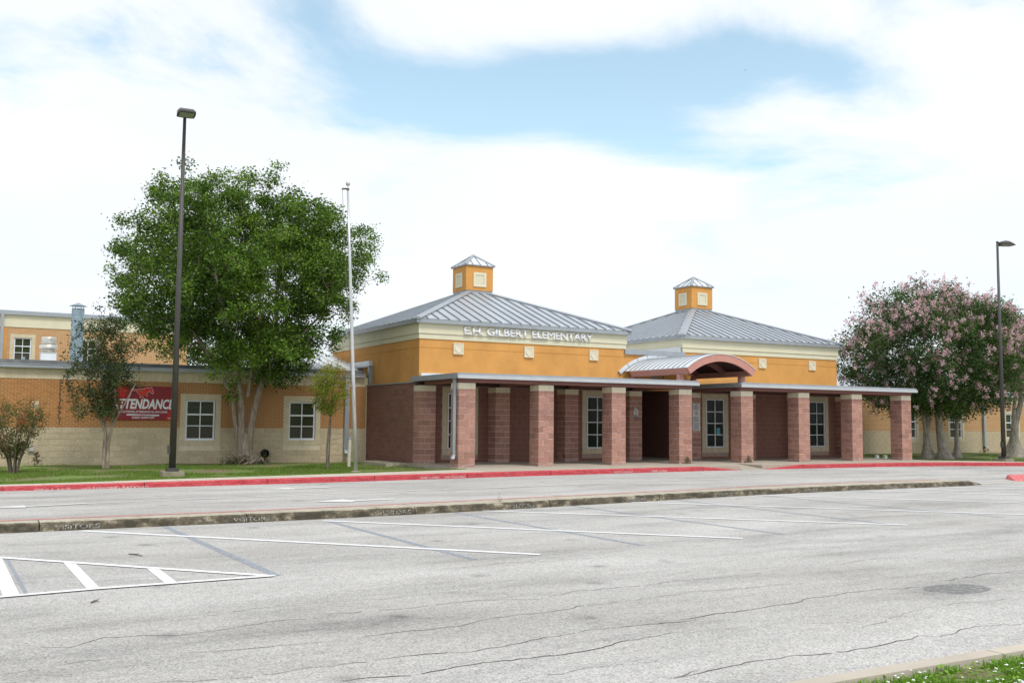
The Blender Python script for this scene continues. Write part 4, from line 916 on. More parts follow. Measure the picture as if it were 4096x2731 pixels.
B().add(v, [(2*k, 2*k+1, (2*k+3) % (2*n), (2*k+2) % (2*n)) for k in range(n)]).box(rc[0]-.045, rc[0]-.015, yb0-.006, yb0-.004, rc[1]-.05, rc[1]+.05).box(rc[0]+.015, rc[0]+.045, yb0-.006, yb0-.004, rc[1]-.05, rc[1]+.05).box(rc[0]-.015, rc[0]+.015, yb0-.006, yb0-.004, rc[1]-.012, rc[1]+.012).build('district_emblem', 'banner_white', bn)
text('emblem_caption', 'HARLANDALE', 'banner_white', -7.56, yb0-.005, 1.478, .33, .045, bn, bold=.02)
HO = [(592, 250), (640, 265), (700, 275), (760, 262), (830, 262), (870, 235), (900, 240), (940, 245), (968, 228), (985, 268), (1006, 330), (990, 350), (965, 335), (945, 300), (900, 320), (878, 345), (884, 385), (872, 400), (830, 395), (850, 435), (835, 440), (805, 410), (785, 405), (755, 425), (750, 410), (775, 390), (745, 370), (715, 330), (690, 300), (640, 290), (600, 275)]
def hz(p, k=1.):
    x, y = 400+p[0]*500/2352, 1500+p[1]*250/1176; d = ray(x, y); t_ = (yb0-CAM[1])/d[1]; q = CAM+t_*d; return q[0], q[2]
hp = [hz(p) for p in HO]
def grow(P_, e):
    out = []; n = len(P_); ar = sum(P_[i][0]*P_[(i+1) % n][1]-P_[(i+1) % n][0]*P_[i][1] for i in range(n)); sg_ = 1 if ar > 0 else -1
    for i in range(n):
        a, b, c = Vector(P_[i-1]), Vector(P_[i]), Vector(P_[(i+1) % n]); d1, d2 = (b-a).normalized(), (c-b).normalized(); nn = Vector((d1.y+d2.y, -d1.x-d2.x))*sg_
        if nn.length < .3: nn = nn.normalized()*.3 if nn.length else Vector((0, 0))
        out.append(tuple(b+nn.normalized()*e))
    return out
def flat(P_, y):
    bm = bmesh.new(); f_ = bm.faces.new([bm.verts.new((x, y, z)) for x, z in P_]); bmesh.ops.triangulate(bm, faces=[f_]); v = [tuple(q.co) for q in bm.verts]; bm.verts.index_update(); fs = [tuple(q.index for q in f.verts) for f in bm.faces]; bm.free(); return v, fs
B().add(*flat(grow(hp, .012), yb0-.004)).build('horse_outline', 'banner_white', bn); B().add(*flat(hp, yb0-.007)).build('horse', 'horse_red', bn)

# ------------------------------------------------------------------ right brick wing
wr = thing('classroom_wing', (34, YL, 0), 'long low wing of tan block and orange brick behind the pink tree', 'building')
XR0, XR1 = 21.7, 62.
WR = [(30.95, 32.58, .56, 2.38), (35.03, 36.48, .56, 2.38), (40.1, 41.6, .56, 2.38), (26.2, 27.65, .56, 2.38), (45.5, 47, .56, 2.38)]
cut_wall(XR0, XR1, YL+.013, YL+.5, -.4, 1.16, inner(WR)).build('wall_core', 'tan_mortar', wr)
b_ = B(); xs = sorted([XR0]+[q for w_ in WR for q in w_[:2]]+[XR1])
for a, b in zip(xs[:-1], xs[1:]):
    if any(abs(a-w_[0]) < 1e-6 for w_ in WR): b_.box(a, b, YL, YL+.5, 2.38, 2.80)
    else: b_.box(a, b, YL, YL+.5, 1.162, 2.80)
b_.build('brick_wall', 'brick_far', wr)
un = []; wall_blocks(un, XR0, XR1, YL, -.25, 1.16, WR, amp=.003); rest = B()
for a, b, y, z0, z1 in un: rest.box(a, b, y, YL+.05, z0, z1)
tag(rest.build('block_fill', 'tan_block', wr), kind='stuff')
box('frieze', XR0, XR1, YL-.012, YL+.1, 2.803, 3.17, 'cream_block', wr)
for a, b in zip(np.linspace(XR0, XR1, 9)[:-1], np.linspace(XR0, XR1, 9)[1:]): box('gutter', a, b-.005, YL-.17, YL-.015, 3.165, 3.33, 'metal_trim', wr)
for a, b in zip(np.arange(XR0, XR1, .6), np.arange(XR0+.6, XR1+.6, .6)):
    B().add([(a, YL-.1, 3.34), (b-.004, YL-.1, 3.34), (b-.004, 14, 4.7), (a, 14, 4.7)], [(0, 1, 2, 3)]).add([(a, YL-.1, 3.34), (a+.03, YL-.1, 3.34), (a+.03, 14, 4.7), (a, 14, 4.7), (a, YL-.1, 3.40), (a+.03, YL-.1, 3.40), (a+.03, 14, 4.76), (a, 14, 4.76)], [(0, 4, 7, 3), (1, 2, 6, 5), (4, 5, 6, 7), (0, 1, 5, 4)]).build('roof_panel', 'metal_white', wr)
box('rear_wall', XR0, XR1, YL+.52, 13.9, -.4, 3.3, 'tan_mortar', wr)
for a, b, c, d in WR:
    surround(wr, a, b, c, d, YL-.006, .2, .13); window(wr, a+.205, b-.205, c+.2, d-.2, YL+.045, 2, 3, True, .055, heights=[.34, .31, .35]); box('reveal', a+.2, b-.2, YL+.125, YL+.2, c+.2, d-.2, 'tan_mortar', wr)
downspout(wr, 38.15, YL-.08, 3.165, .2, 'metal_trim', (.1, -.12), .085)
stain('mildew', 38.3, -.1, .25, .35, wr, YL-.02, 11)
box('vent_tile', 24.6, 24.8, YL-.006, YL-.001, 1.82, 2.02, 'cream_block', wr)

# ------------------------------------------------------------------ tall brick block far behind
gy = thing('gymnasium_block', (-10, 38, 0), 'tall orange brick block with cream band standing behind the left wing', 'building')
YG = 38.
WG = [(-11.58, -10.18, 4.66, 6.51), (-7.9, -6.5, 4.66, 6.51), (-15.3, -13.9, 4.66, 6.51)]
b_ = B(); b_.box(-30, -1.2, YG, YG+12, -.3, 4.66); b_.box(-30, -1.2, YG, YG+12, 6.51, 6.915)
xs = sorted([-30, -1.2]+[q for w_ in WG for q in w_[:2]])
for a, b in zip(xs[:-1], xs[1:]):
    if not any(abs(a-w_[0]) < 1e-6 for w_ in WG): b_.box(a, b, YG, YG+12, 4.662, 6.508)
b_.build('brick_wall', 'brick_far', gy)
box('pilaster', -11.96, -11.77, YG-.02, YG-.002, 3, 6.91, 'stucco', gy)
box('cream_band', -30.02, -1.18, YG-.04, YG+12.02, 6.917, 7.70, 'cream', gy)
for a, b in zip(np.linspace(-30.1, -1.1, 9)[:-1], np.linspace(-30.1, -1.1, 9)[1:]): B().box(a, b-.01, YG-.2, YG-.042, 7.66, 7.82).box(a, b-.01, YG-.1, YG+.1, 7.822, 7.92).build('gutter', 'metal_trim', gy)
box('roof', -30, -1.2, YG+.11, YG+12, 7.72, 7.86, 'metal_white', gy)
for a, b, c, d in WG:
    surround(gy, a, b, c, d, YG-.01, .22, .2); window(gy, a+.23, b-.23, c+.22, d-.22, YG+.06, 2, 3, True, .06, heights=[.34, .31, .35]); box('reveal', a+.22, b-.22, YG+.135, YG+.3, c+.22, d-.22, 'dark_void', gy)
downspout(gy, -12.04, YG-.16, 7.66, .3, 'metal_trim', (0, -.1), .09)
box('vent_tile', -9.35, -9.13, YG-.015, YG-.001, 5.42, 5.64, 'cream_block', gy)
# roof plant
st = thing('flue_stack', (-9.94, 16, 3.36), 'round galvanised flue stack with pointed cap on the wing roof', 'flue')
prof = [(.30, 0), (.29, .35), (.245, .62)]; z = .62
while z < 2.62: prof += [(.245, z+.05), (.253, z+.06), (.253, z+.075), (.245, z+.085)]; z += .115
prof += [(.245, 2.68)]
B().lathe(prof, (-9.94, 16, 3.36), 24).build('pipe', 'galv', st, smooth=False)
B().add([(-9.94+.37*math.cos(a), 16+.37*math.sin(a), 6.14) for a in np.linspace(0, 2*math.pi, 8, endpoint=False)]+[(-9.94, 16, 6.29)], [(k, (k+1) % 8, 8) for k in range(8)]+[tuple(range(7, -1, -1))]).build('rain_cap', 'galv', st)
for a in (.4, 1.97, 3.54, 5.1): B().tube([(-9.94+.235*math.cos(a), 16+.235*math.sin(a), 5.98), (-9.94+.235*math.cos(a), 16+.235*math.sin(a), 6.16)], .012, 5).build('strut', 'galv', st)
fn = thing('roof_fan', (-11.0, 16, 3.36), 'squat aluminium exhaust fan on a white kerb on the wing roof', 'fan')
box('kerb_box', -11.29, -10.71, 15.71, 16.29, 3.36, 4.12, 'metal_white', fn); box('kerb_cap', -11.31, -10.69, 15.69, 16.31, 4.122, 4.16, 'alu', fn)
B().lathe([(.26, 4.161), (.26, 4.33)], (-11.0, 16, 0), 24).build('throat', 'alu', fn, True); B().lathe([(.36, 4.31), (.365, 4.33), (.34, 4.45), (.29, 4.47)], (-11.0, 16, 0), 28).build('skirt', 'alu', fn, True); B().lathe([(.285, 4.472), (.285, 4.74), (.26, 4.79), (.1, 4.80)], (-11.0, 16, 0), 28).build('dome', 'alu', fn, True)
vp = thing('roof_vent_pipe', (-12.0, 14, 3.36), 'short galvanised vent pipe stub on the wing roof', 'vent pipe')
B().tube([(-12.0, 14, 3.36), (-12.0, 14, 3.83)], .045, 10).build('pipe', 'galv', vp); B().tube([(-12.0, 14, 3.80), (-12.0, 14, 3.835)], .052, 10).build('collar', 'galv', vp)
# ------------------------------------------------------------------ poles
def light_pole(x, y, z0, ztop, head_rot, label, lens_tilt=0.):
    p = thing('light_pole', (x, y, z0), label, 'lamp post', 'car park light poles')
    B().lathe([(.33, z0-.25), (.33, z0+.13), (.31, z0+.145)], (x, y, 0), 4 if False else 4).build('footing', 'old_concrete', p) if False else B().box(x-.29, x+.29, y-.29, y+.29, z0-.3, z0+.135).build('footing', 'old_concrete', p)
    box('base_cover', x-.16, x+.16, y-.16, y+.16, z0+.136, z0+.235, 'pole_bronze', p)
    sq = lambda r, z: [(x-r, y-r, z), (x+r, y-r, z), (x+r, y+r, z), (x-r, y+r, z)]
    B().lathe([(.098, z0+.236), (.046, ztop)], (x, y, 0), 16).build('shaft', 'pole_bronze', p, True)
    B().box(x-.14, x-.07, y-.05, y+.05, z0+.62, z0+.86).build('handhole_cover', 'pole_bronze', p)
    B().lathe([(.06, ztop), (.06, ztop+.02), (.03, ztop+.05)], (x, y, 0), 12).build('pole_cap', 'pole_bronze', p)
    rr = Matrix.Rotation(head_rot, 3, 'Z'); c = Vector((x, y, 0)); l, h = .66, .25
    def tr(vs): return [tuple(rr @ Vector(v)+c) for v in vs]
    zz = ztop-.13
    sec = [(.06, .6, .10), (.10, .95, .15), (.26, 1., .19), (.46, 1., .17), (.60, .95, .11), (l+.06, .85, .045)]
    v = []; f = []
    for d, ws, hh in sec: v += [(-h*ws, -d, zz), (h*ws, -d, zz), (h*ws, -d, zz+hh*.6), (h*ws*.72, -d, zz+hh), (-h*ws*.72, -d, zz+hh), (-h*ws, -d, zz+hh*.6)]
    for i in range(len(sec)-1):
        for k in range(6): f.append((i*6+k, i*6+(k+1) % 6, (i+1)*6+(k+1) % 6, (i+1)*6+k))
    f += [tuple(range(5, -1, -1)), tuple((len(sec)-1)*6+k for k in range(6))]
    hd = B().add(tr(v), f).build('lamp_head', 'pole_bronze', p)
    B().add(tr([(-h*.78, -.14, zz-.006), (h*.78, -.14, zz-.006), (h*.78, -l+.04, zz-.006), (-h*.78, -l+.04, zz-.006), (-h*.78, -.14, zz-.001), (h*.78, -.14, zz-.001), (h*.78, -l+.04, zz-.001), (-h*.78, -l+.04, zz-.001)]), [(3, 2, 1, 0), (0, 1, 5, 4), (1, 2, 6, 5), (2, 3, 7, 6), (3, 0, 4, 7)]).build('lens', 'lens', hd)
    B().add(tr([(-.03, -.02, zz+.03), (.03, -.02, zz+.03), (.03, -.1, zz+.03), (-.03, -.1, zz+.03), (-.03, -.02, zz+.11), (.03, -.02, zz+.11), (.03, -.1, zz+.11), (-.03, -.1, zz+.11)]), [(3, 2, 1, 0), (4, 5, 6, 7), (0, 1, 5, 4), (1, 2, 6, 5), (2, 3, 7, 6), (3, 0, 4, 7)]).build('arm', 'pole_bronze', p)
    return p
light_pole(-8.8, .35, -.12, 10.30, R_(-4), 'tall dark lamp post on a concrete footing in front of the banner')
light_pole(24.9, -2.05, -.04, 9.42, R_(68), 'dark lamp post beside the pink flowering tree at the right')
fp = thing('flagpole', (-3.74, -.74, -.04), 'bare silver flagpole with ball finial leaning slightly beside the sidewalk', 'flagpole')
a0, a1 = Vector((-3.74, -.74, -.06)), Vector((-4.11, -.53, 8.46)); ln = lambda t_: a0.lerp(a1, t_)
B().tube([ln(0), ln(.35), ln(.36), ln(.7), ln(.71), ln(1)], [.062, .057, .053, .045, .042, .033], 16).build('pole', 'pole_silver', fp, True)
B().lathe([(.16, -.06), (.16, -.02), (.08, .0)], (-3.74, -.74, .0), 16).build('collar', 'old_concrete', fp)
tk = B().tube([ln(1), ln(1)+Vector((0, 0, .06))], .045, 10).tube([ln(1)+Vector((0, 0, .04)), ln(1)+Vector((-.14, .06, .04)), ln(1)+Vector((-.16, .07, .01))], .028, 8).build('truck', 'bark_dark', fp)
B().tube([ln(1)+Vector((0, 0, .06)), ln(1)+Vector((0, 0, .13))], .01, 6).build('spindle', 'alu', fp)
B().lathe([(.005, -.075), (.05, -.055), (.072, -.01), (.065, .035), (.035, .066), (.004, .075)], tuple(ln(1)+Vector((0, 0, .2))), 14).build('finial_ball', 'pole_silver', fp, True)
rp = [ln(1)+Vector((-.15, .06, 0)), ln(.75)+Vector((-.13, .05, 0)), ln(.45)+Vector((-.09, .0, 0)), ln(.32)+Vector((-.07, -.03, 0)), ln(.24)+Vector((.0, -.06, 0)), ln(.15)+Vector((.055, -.02, 0))]
B().tube(rp, .006, 4).build('halyard', 'bark_dark', fp)
pv_ = thing('drain_cleanout', (-2.2, 2.6, -.13), 'leaning cream drain pipe stub with grey cap between the young tree and flagpole', 'pipe')
q = G(1300+355*260/971, 1480+1440*420/1568, -.12); B().tube([q, q+np.array([.05, .08, .95])], .058, 12).build('pipe', 'pvc', pv_); q2 = q+np.array([.05, .08, .95]); B().tube([q2, q2+np.array([0, 0, .07])], .066, 12).build('cap', 'metal_trim', pv_)
sl = thing('splash_slab', (-.9, 4.6, -.13), 'weathered concrete splash slab at the foot of the brown block wall', 'slab')
B().add([(-.85, 4.0, -.02), (-.1, 3.9, .0), (-.1, 6.9, -.02), (-.8, 7.0, -.04), (-.9, 3.95, -.2), (-.1, 3.85, -.2), (-.1, 6.95, -.2), (-.85, 7.05, -.2)], [(0, 1, 2, 3), (4, 5, 1, 0), (5, 6, 2, 1), (6, 7, 3, 2), (7, 4, 0, 3)]).build('slab_body', 'old_concrete', sl)
dp = thing('corrugated_drain', (-4.03, YL-.1, .2), 'black corrugated drain pipe end sticking out of the tan block wall', 'pipe')
v = []; n = 18
for r0, y in ((.14, YL+.02), (.15, YL-.05), (.13, YL-.09), (.15, YL-.13), (.135, YL-.17), (.145, YL-.21), (.105, YL-.215), (.095, YL-.05)):
    v += [(-4.03+r0*math.cos(2*math.pi*k/n)*(1+.12*mnoise.noise(Vector((k*.7, r0*30, 0)))), y, .22+r0*1.1*math.sin(2*math.pi*k/n)*(1+.12*mnoise.noise(Vector((k*.9, 5, r0*9))))) for k in range(n)]
B().add(v, [(i*n+k, i*n+(k+1) % n, (i+1)*n+(k+1) % n, (i+1)*n+k) for i in range(7) for k in range(n)]+[tuple(7*n+k for k in range(n))]).build('pipe_end', 'black_rubber', dp)
stain('drip_stain', -4.03, -.12, .1, .09, dp, YL-.018, 9)
ob = thing('outlet_cover', (-11.93, YL-.06, .35), 'small grey weatherproof outlet cover on the tan block wall near the shrub', 'electrical box')
box('cover', -12.02, -11.84, YL-.08, YL-.012, .34, .52, 'metal_trim', ob); box('lid', -12.0, -11.86, YL-.095, YL-.081, .37, .5, 'alu', ob)
for i, (px, py) in enumerate([(3508, 1834), (3541, 1834)]):
    q = G(px, py, -.06); c = thing('cleanout_stub', (q[0], q[1], -.08), 'white capped pipe stub behind the last columns, '+('left one' if i == 0 else 'right one'), 'pipe', 'white pipe stubs behind the columns')
    B().lathe([(.09, -.1), (.09, .10)], tuple(q), 12).build('pipe', 'white_paint', c, True); B().lathe([(.07, .101), (.10, .11), (.10, .15), (.03, .17)], tuple(q), 12).build('cap', 'white_paint', c)
# small litter on the lot
for (pa_, pb2, lb) in [((515, 2214), (572, 2222), 'thin brown twig lying in the stall near the hatched bay'), ((364, 2408), (396, 2402), 'short dark twig lying on the aisle below the hatched bay')]:
    a, b = G(*pa_, -.14), G(*pb2, -.14); t_ = thing('twig', tuple(a), lb, 'twig'); mid = (a+b)/2+np.array([.0, .03, .004])
    B().tube([a, mid, b], [.007, .009, .003], 5).build('stick', 'bark_dark', t_); B().tube([mid, mid+np.array([.05, .06, .006])], [.005, .002], 4).build('side_shoot', 'bark_dark', t_)
def weed(px, py, h, lb, n=16):
    q = G(px, py, -.13); t_ = thing('kerb_weed', tuple(q), lb, 'weed'); vs = []; fs = []
    st_ = B()
    for k in range(3):
        e = q+np.array([random.uniform(-.05, .05), random.uniform(-.04, .04), h*random.uniform(.5, 1)]); st_.tube([q, (q+e)/2+np.array([.01, 0, 0]), e], [.004, .003, .002], 4)
        for i in range(n):
            c = q+(e-q)*random.uniform(.15, 1); a = random.uniform(0, 6.28); s_ = random.uniform(.02, .045); o = len(vs); d = np.array([math.cos(a), math.sin(a), random.uniform(-.1, .5)]); sd_ = np.array([-math.sin(a), math.cos(a), 0])
            vs += [c, c+d*s_*.5+sd_*s_*.25, c+d*s_, c+d*s_*.5-sd_*s_*.25]; fs.append((o, o+1, o+2, o+3))
    st_.build('stem', 'bark_dark', t_); fast('leaves', np.array(vs), np.array(fs), 'clover_blade', rng.uniform(.2, .9, len(fs)), t_, tuple(q))
weed(2000, 2030, .30, 'tall leafy weed growing at the island kerb by a visitors stencil'); weed(3822, 1940, .16, 'small green weed at the far end of the island kerb', 8); weed(2630, 2000, .08, 'low tuft of weed at the foot of the island kerb', 8)

# ------------------------------------------------------------------ trees
def grow_tree(stems, targets, seg=.45, jit=.10, alpha=.25, up_=.15, seed=1):
    # stems: polylines of (x,y,z,r); every target is joined to the nearest limb, so limbs fork towards the crown
    r = random.Random(seed); pos = []; par = []; fixed = {}; plen = []; tips = []
    for st_ in stems:
        prev = -1
        for (x, y, z, rad) in st_:
            if rad < 0: prev = int(-rad)-1; continue
            pos.append((x, y, z)); par.append(prev); fixed[len(pos)-1] = rad; plen.append(0 if prev < 0 else plen[prev]+.3*math.dist(pos[prev], pos[-1])); prev = len(pos)-1
    PA = np.zeros((60000, 3)); PL = np.zeros(60000); n = len(pos); PA[:n] = pos; PL[:n] = plen; ok = np.zeros(60000, bool)
    for i in range(n): ok[i] = i > 0
    zmin = {}
    for T in targets:
        d = np.linalg.norm(PA[:n]-T, axis=1); cost = d+alpha*PL[:n]+np.maximum(0, PA[:n, 2]-T[2]+.1)*1.2+np.where(ok[:n], 0, 5)
        j = int(np.argmin(cost)); k = max(1, int(d[j]/seg)); a = PA[j].copy(); prev = j
        for i in range(1, k+1):
            t_ = i/k; q = a+(T-a)*t_; q[2] += up_*math.sin(math.pi*t_)*d[j]*.4
            if i < k: q = q+np.array([r.gauss(0, jit), r.gauss(0, jit), r.gauss(0, jit*.7)])*min(1, d[j])
            PA[n] = q; par.append(prev); PL[n] = PL[prev]+np.linalg.norm(q-PA[prev]); ok[n] = True; prev = n; n += 1
        tips.append(prev)
    return PA[:n], par, fixed, tips
def limbs(bb, PA, par, fixed, tipr=.007, expo=2.3, cap_r=.09, mi=0):
    n = len(PA); w_ = np.zeros(n); kids = [[] for _ in range(n)]
    for i in range(n):
        if par[i] >= 0: kids[par[i]].append(i)
    for i in range(n-1, -1, -1):
        if not kids[i]: w_[i] += tipr**expo
        if par[i] >= 0: w_[par[i]] += w_[i]
    rad = np.minimum(w_**(1/expo), cap_r)
    for i, r_ in fixed.items(): rad[i] = r_
    def chain(i, first):
        pts = [] if first is None else [first]
        while True:
            pts.append(i)
            if not kids[i]: break
            ks_ = sorted(kids[i], key=lambda q: -rad[q]); stack.extend((q, i) for q in ks_[1:]); i = ks_[0]
        return pts
    stack = [(i, None) for i in range(n) if par[i] < 0]
    while stack:
        i, f0 = stack.pop(); c = chain(i, f0)
        rr = [float(rad[q]) for q in c]
        if f0 is not None and len(rr) > 1: rr[0] = min(rr[0], rr[1]*1.25)
        mx_ = max(rr); bb.tube([PA[q] for q in c], rr, 10 if mx_ > .12 else 6 if mx_ > .03 else 4, mi, cap=False)
def leaf_cloud(centers, per, spread, size, aspect, cull=None, tint0=None, droop=0., flat_=.0):
    n = len(centers)*per; C = np.repeat(np.asarray(centers), per, 0); P_ = C+rng.normal(0, 1, (n, 3))*np.array(spread)
    tt = np.repeat(tint0 if tint0 is not None else np.zeros(len(centers)), per)
    if cull is not None: k_ = ~cull(P_); P_ = P_[k_]; tt = tt[k_]; n = len(P_)
    d = rng.normal(0, 1, (n, 3)); d[:, 2] = d[:, 2]*.6-droop; d /= np.linalg.norm(d, axis=1)[:, None]
    u = rng.normal(0, 1, (n, 3)); u[:, 2] *= 1-flat_; u -= d*(u*d).sum(1)[:, None]; u /= np.linalg.norm(u, axis=1)[:, None]
    s_ = (rng.uniform(.65, 1.25, n)*size)[:, None]; v = np.stack([P_, P_+d*s_*.45+u*s_*aspect*.5, P_+d*s_, P_+d*s_*.45-u*s_*aspect*.5], 1)
    return v.reshape(-1, 3), np.arange(n*4).reshape(n, 4), tt, P_
def flare(bb, base, top, r0, r1, lobes, seed, amp=.35, n=22, rings=12, power=2.2):
    # fluted butt that spreads into root flares
    r = random.Random(seed); ph = [(r.uniform(0, 6.28), r.uniform(.5, 1.)) for _ in range(lobes)]; v = []; f = []
    base, top = np.array(base), np.array(top)
    for j in range(rings):
        t_ = j/(rings-1); c = base+(top-base)*t_; k_ = (1-t_)**power
        for i in range(n):
            a = 2*math.pi*i/n; lob = sum(w_*max(0, math.cos(a-p))**6 for p, w_ in ph); fl = .06*math.cos(5*a+seed)+.04*math.cos(8*a+2*t_+seed)
            rad = r1+(r0-r1)*k_+r0*amp*lob*k_*1.5+r1*fl*(1-.4*t_); v.append((c[0]+rad*math.cos(a), c[1]+rad*math.sin(a), c[2]))
    for j in range(rings-1):
        for i in range(n): f.append((j*n+i, j*n+(i+1) % n, (j+1)*n+(i+1) % n, (j+1)*n+i))
    bb.add(v, f)
def crown_targets(n, c, rad, lump=.28, inner=.45, seed=1, low=None, gapn=0.):
    r = random.Random(seed); out = []
    while len(out) < n:
        d = Vector((r.gauss(0, 1), r.gauss(0, 1), r.gauss(0, 1))).normalized(); k_ = 1+lump*mnoise.noise(d*1.9+Vector((seed, 3, 1)))+lump*.6*mnoise.noise(d*4.3+Vector((1, seed, 2)))
        q = inner+(1-inner)*r.random()**.55; p = np.array([c[0]+d.x*rad[0]*k_*q, c[1]+d.y*rad[1]*k_*q, c[2]+d.z*rad[2]*k_*q])
        if low is not None and low(p): continue
        if gapn and mnoise.noise(Vector(p)*.55+Vector((9, seed, 0))) < -gapn: continue
        out.append(p)
    c0 = np.array([c[0], c[1], c[2]-rad[2]]); out.sort(key=lambda p: np.linalg.norm(p-c0)); return out

# big green tree by the wing
bx, by = -4.95, 7.55
tr1 = thing('shade_tree', (bx, by, -.12), 'tall spreading green tree with twin pale trunks against the brick wing', 'tree')
stems = [[(bx-.1, by, -.1, .18), (bx-.12, by, .6, .155), (bx-.15, by+.02, 1.3, .14), (bx-.2, by, 2.3, .125), (bx-.5, by-.1, 3.6, .105), (bx-.9, by-.25, 5.0, .10), (bx-1.3, by-.2, 6.6, .07), (bx-1.6, by-.1, 8.2, .045)],
         [(bx+.1, by-.03, -.1, .18), (bx+.12, by-.05, .6, .145), (bx+.19, by-.08, 1.3, .125), (bx+.34, by-.15, 2.2, .115), (bx+.62, by-.3, 3.4, .10), (bx+.9, by-.4, 4.8, .09), (bx+.9, by-.5, 6.4, .065), (bx+1.1, by-.45, 8.0, .04)],
         [(bx-.3, by+.03, .9, .09), (bx-.42, by, 1.6, .08), (bx-.55, by-.05, 2.4, .075), (bx-1.3, by-.2, 3.6, .06), (bx-2.2, by-.3, 4.8, .045)],
         [(bx+.02, by-.1, 2.3, .075), (bx+.05, by-.45, 3.2, .07), (bx+.15, by-1.0, 4.6, .05), (bx+.1, by-1.2, 6.3, .035)],
         [(bx+.62, by-.3, 3.4, .07), (bx+1.5, by-.6, 4.3, .06), (bx+2.5, by-.8, 5.4, .04)]]
lowf = lambda p: (np.hypot(p[0]-bx+.3, p[1]-by) > 1.5+(p[2]-2.6)*1.0) or (p[2] < 4.0 and p[1] > 7.75) or (p[2] < 2.65) or (p[2] < 3.5 and np.hypot(p[0]-bx, (p[1]-by)) > 2.6)
tg0 = crown_targets(340, (-5.3, 7.35, 6.45), (4.6, 4.0, 3.85), .13, .34, 11, lowf, .30); tg = []
for c in tg0:
    od = c-np.array([-5.1, 7.4, 4.6]); od /= np.linalg.norm(od)
    for k_ in range(4): tg.append(c+od*random.uniform(-.15, .5)+np.array([random.gauss(0, .34), random.gauss(0, .34), random.gauss(0, .26)]))
tg.sort(key=lambda p: np.linalg.norm(p-np.array([-5.1, 7.5, 2.6])))
# fuller shoulders and the drooping skirt
PA, par, fx, tips = grow_tree(stems, tg, seed=3)
bb = B(); limbs(bb, PA, par, fx, .0075, cap_r=.1); flare(bb, (bx-.02, by-.02, -.16), (bx, by, 1.0), .27, .17, 6, 4, .55); bb.build('trunk', 'bark', tr1, True)
ctr = np.array([PA[t_] for t_ in tips]); tn = np.array([.45+.5*mnoise.noise(Vector(c)*.5) for c in ctr])
v, f, tt, P_ = leaf_cloud(ctr, 135, (.17, .17, .13), .105, .58, lambda P_: (P_[:, 1] > 8.05) & (P_[:, 2] < 3.55), tn, .15)
fast('crown', v, f, 'leaf_green', np.clip(tt+rng.normal(0, .27, len(f)), 0, 1), tr1, (bx, by, 4))
rt_ = B()
for k_ in range(26):
    a = random.uniform(0, 6.28); d = random.uniform(.25, .75); q = (bx+math.cos(a)*d, by-abs(math.sin(a))*d*.8, -.12); rt_.tube([q, (q[0]+random.uniform(-.15, .15), q[1]-.05, random.uniform(-.02, .12)), (q[0]+random.uniform(-.3, .3), q[1]-.1, -.13)], [.05, .05, .02], 6)
rt_.build('root', 'bark', tr1, True)
v, f, tt, _ = leaf_cloud(np.array([[bx-.75, by-.25, .0], [bx-.55, by-.4, .02], [bx-.35, by-.45, .02], [bx+.65, by-.2, .08], [bx-.1, by-.5, .1]]), 90, (.12, .09, .09), .08, .3)
fast('sucker_shoots', v, f, 'leaf_rust', rng.uniform(0, .85, len(f)), tr1, (bx, by, 0))
# pink crape myrtle at the right
cxp, cyp = 26.3, 2.5
tr2 = thing('flowering_tree', (26.9, 2.6, -.05), 'broad round tree covered in pink blossom on three grey trunks', 'tree')
T0 = [(26.25, 2.85), (26.65, 2.3), (28.3, 2.7)]
stems = [[(26.25, 2.85, -.05, .16), (26.2, 2.85, .9, .13), (26.35, 2.8, 1.8, .125), (26.2, 2.7, 2.6, .11), (25.5, 2.7, 3.8, .085), (24.9, 2.8, 5.2, .05)], [(26.2, 2.85, .9, .08), (25.95, 2.75, 1.7, .08), (25.6, 2.6, 2.5, .07), (24.6, 2.2, 3.6, .05)],
         [(26.65, 2.3, -.05, .19), (26.5, 2.3, .9, .16), (26.42, 2.3, 1.9, .15), (26.4, 2.25, 2.8, .13), (26.7, 2.1, 4.2, .09), (26.8, 2.0, 6, .05)], [(28.3, 2.7, -.05, .13), (28.15, 2.65, .9, .10), (28.2, 2.6, 1.9, .095), (28.1, 2.5, 2.8, .085), (28.4, 2.3, 4.1, .06), (28.5, 2.2, 5.6, .04)]]
lowp = lambda p: p[2] < 1.95 or (p[2] < 2.7 and p[0] < 25.2) or (p[0] < 22.0 and p[1] > 3.2) or (p[0] < 22.2 and p[2] < 3.3) or (p[2] < 3.6 and p[1] > 7.6)
tg = crown_targets(760, (26.35, 2.45, 4.75), (4.15, 4.1, 3.3), .22, .5, 8, lowp)
PA, par, fx, tips = grow_tree(stems, tg, seed=5)
bb = B(); limbs(bb, PA, par, fx, .007, cap_r=.085)
for (qx, qy), sd_, h_ in zip(T0, (2, 5, 7), (1.2, 1.1, 1.)): flare(bb, (qx, qy, -.1), (qx-.03, qy, h_), .25 if sd_ != 7 else .18, .125 if sd_ != 7 else .095, 7, sd_, .5)
bb.build('trunk', 'bark_light', tr2, True)
ctr = np.array([PA[t_] for t_ in tips]); tn = np.array([.4+.5*mnoise.noise(Vector(c)*.6) for c in ctr]); cullp = lambda P_: ((P_[:, 1] > 8.0) & (P_[:, 2] < 3.6)) | ((P_[:, 0] < 21.9) & (P_[:, 2] < 3.2)) | ((P_[:, 0] < 21.5) & (P_[:, 1] > 3.5))
v, f, tt, P_ = leaf_cloud(ctr, 130, (.27, .27, .22), .115, .58, cullp, tn, .1)
fast('crown', v, f, 'leaf_deep', np.clip(tt+rng.normal(0, .22, len(f)), 0, 1), tr2, (26.9, 2.6, 4))
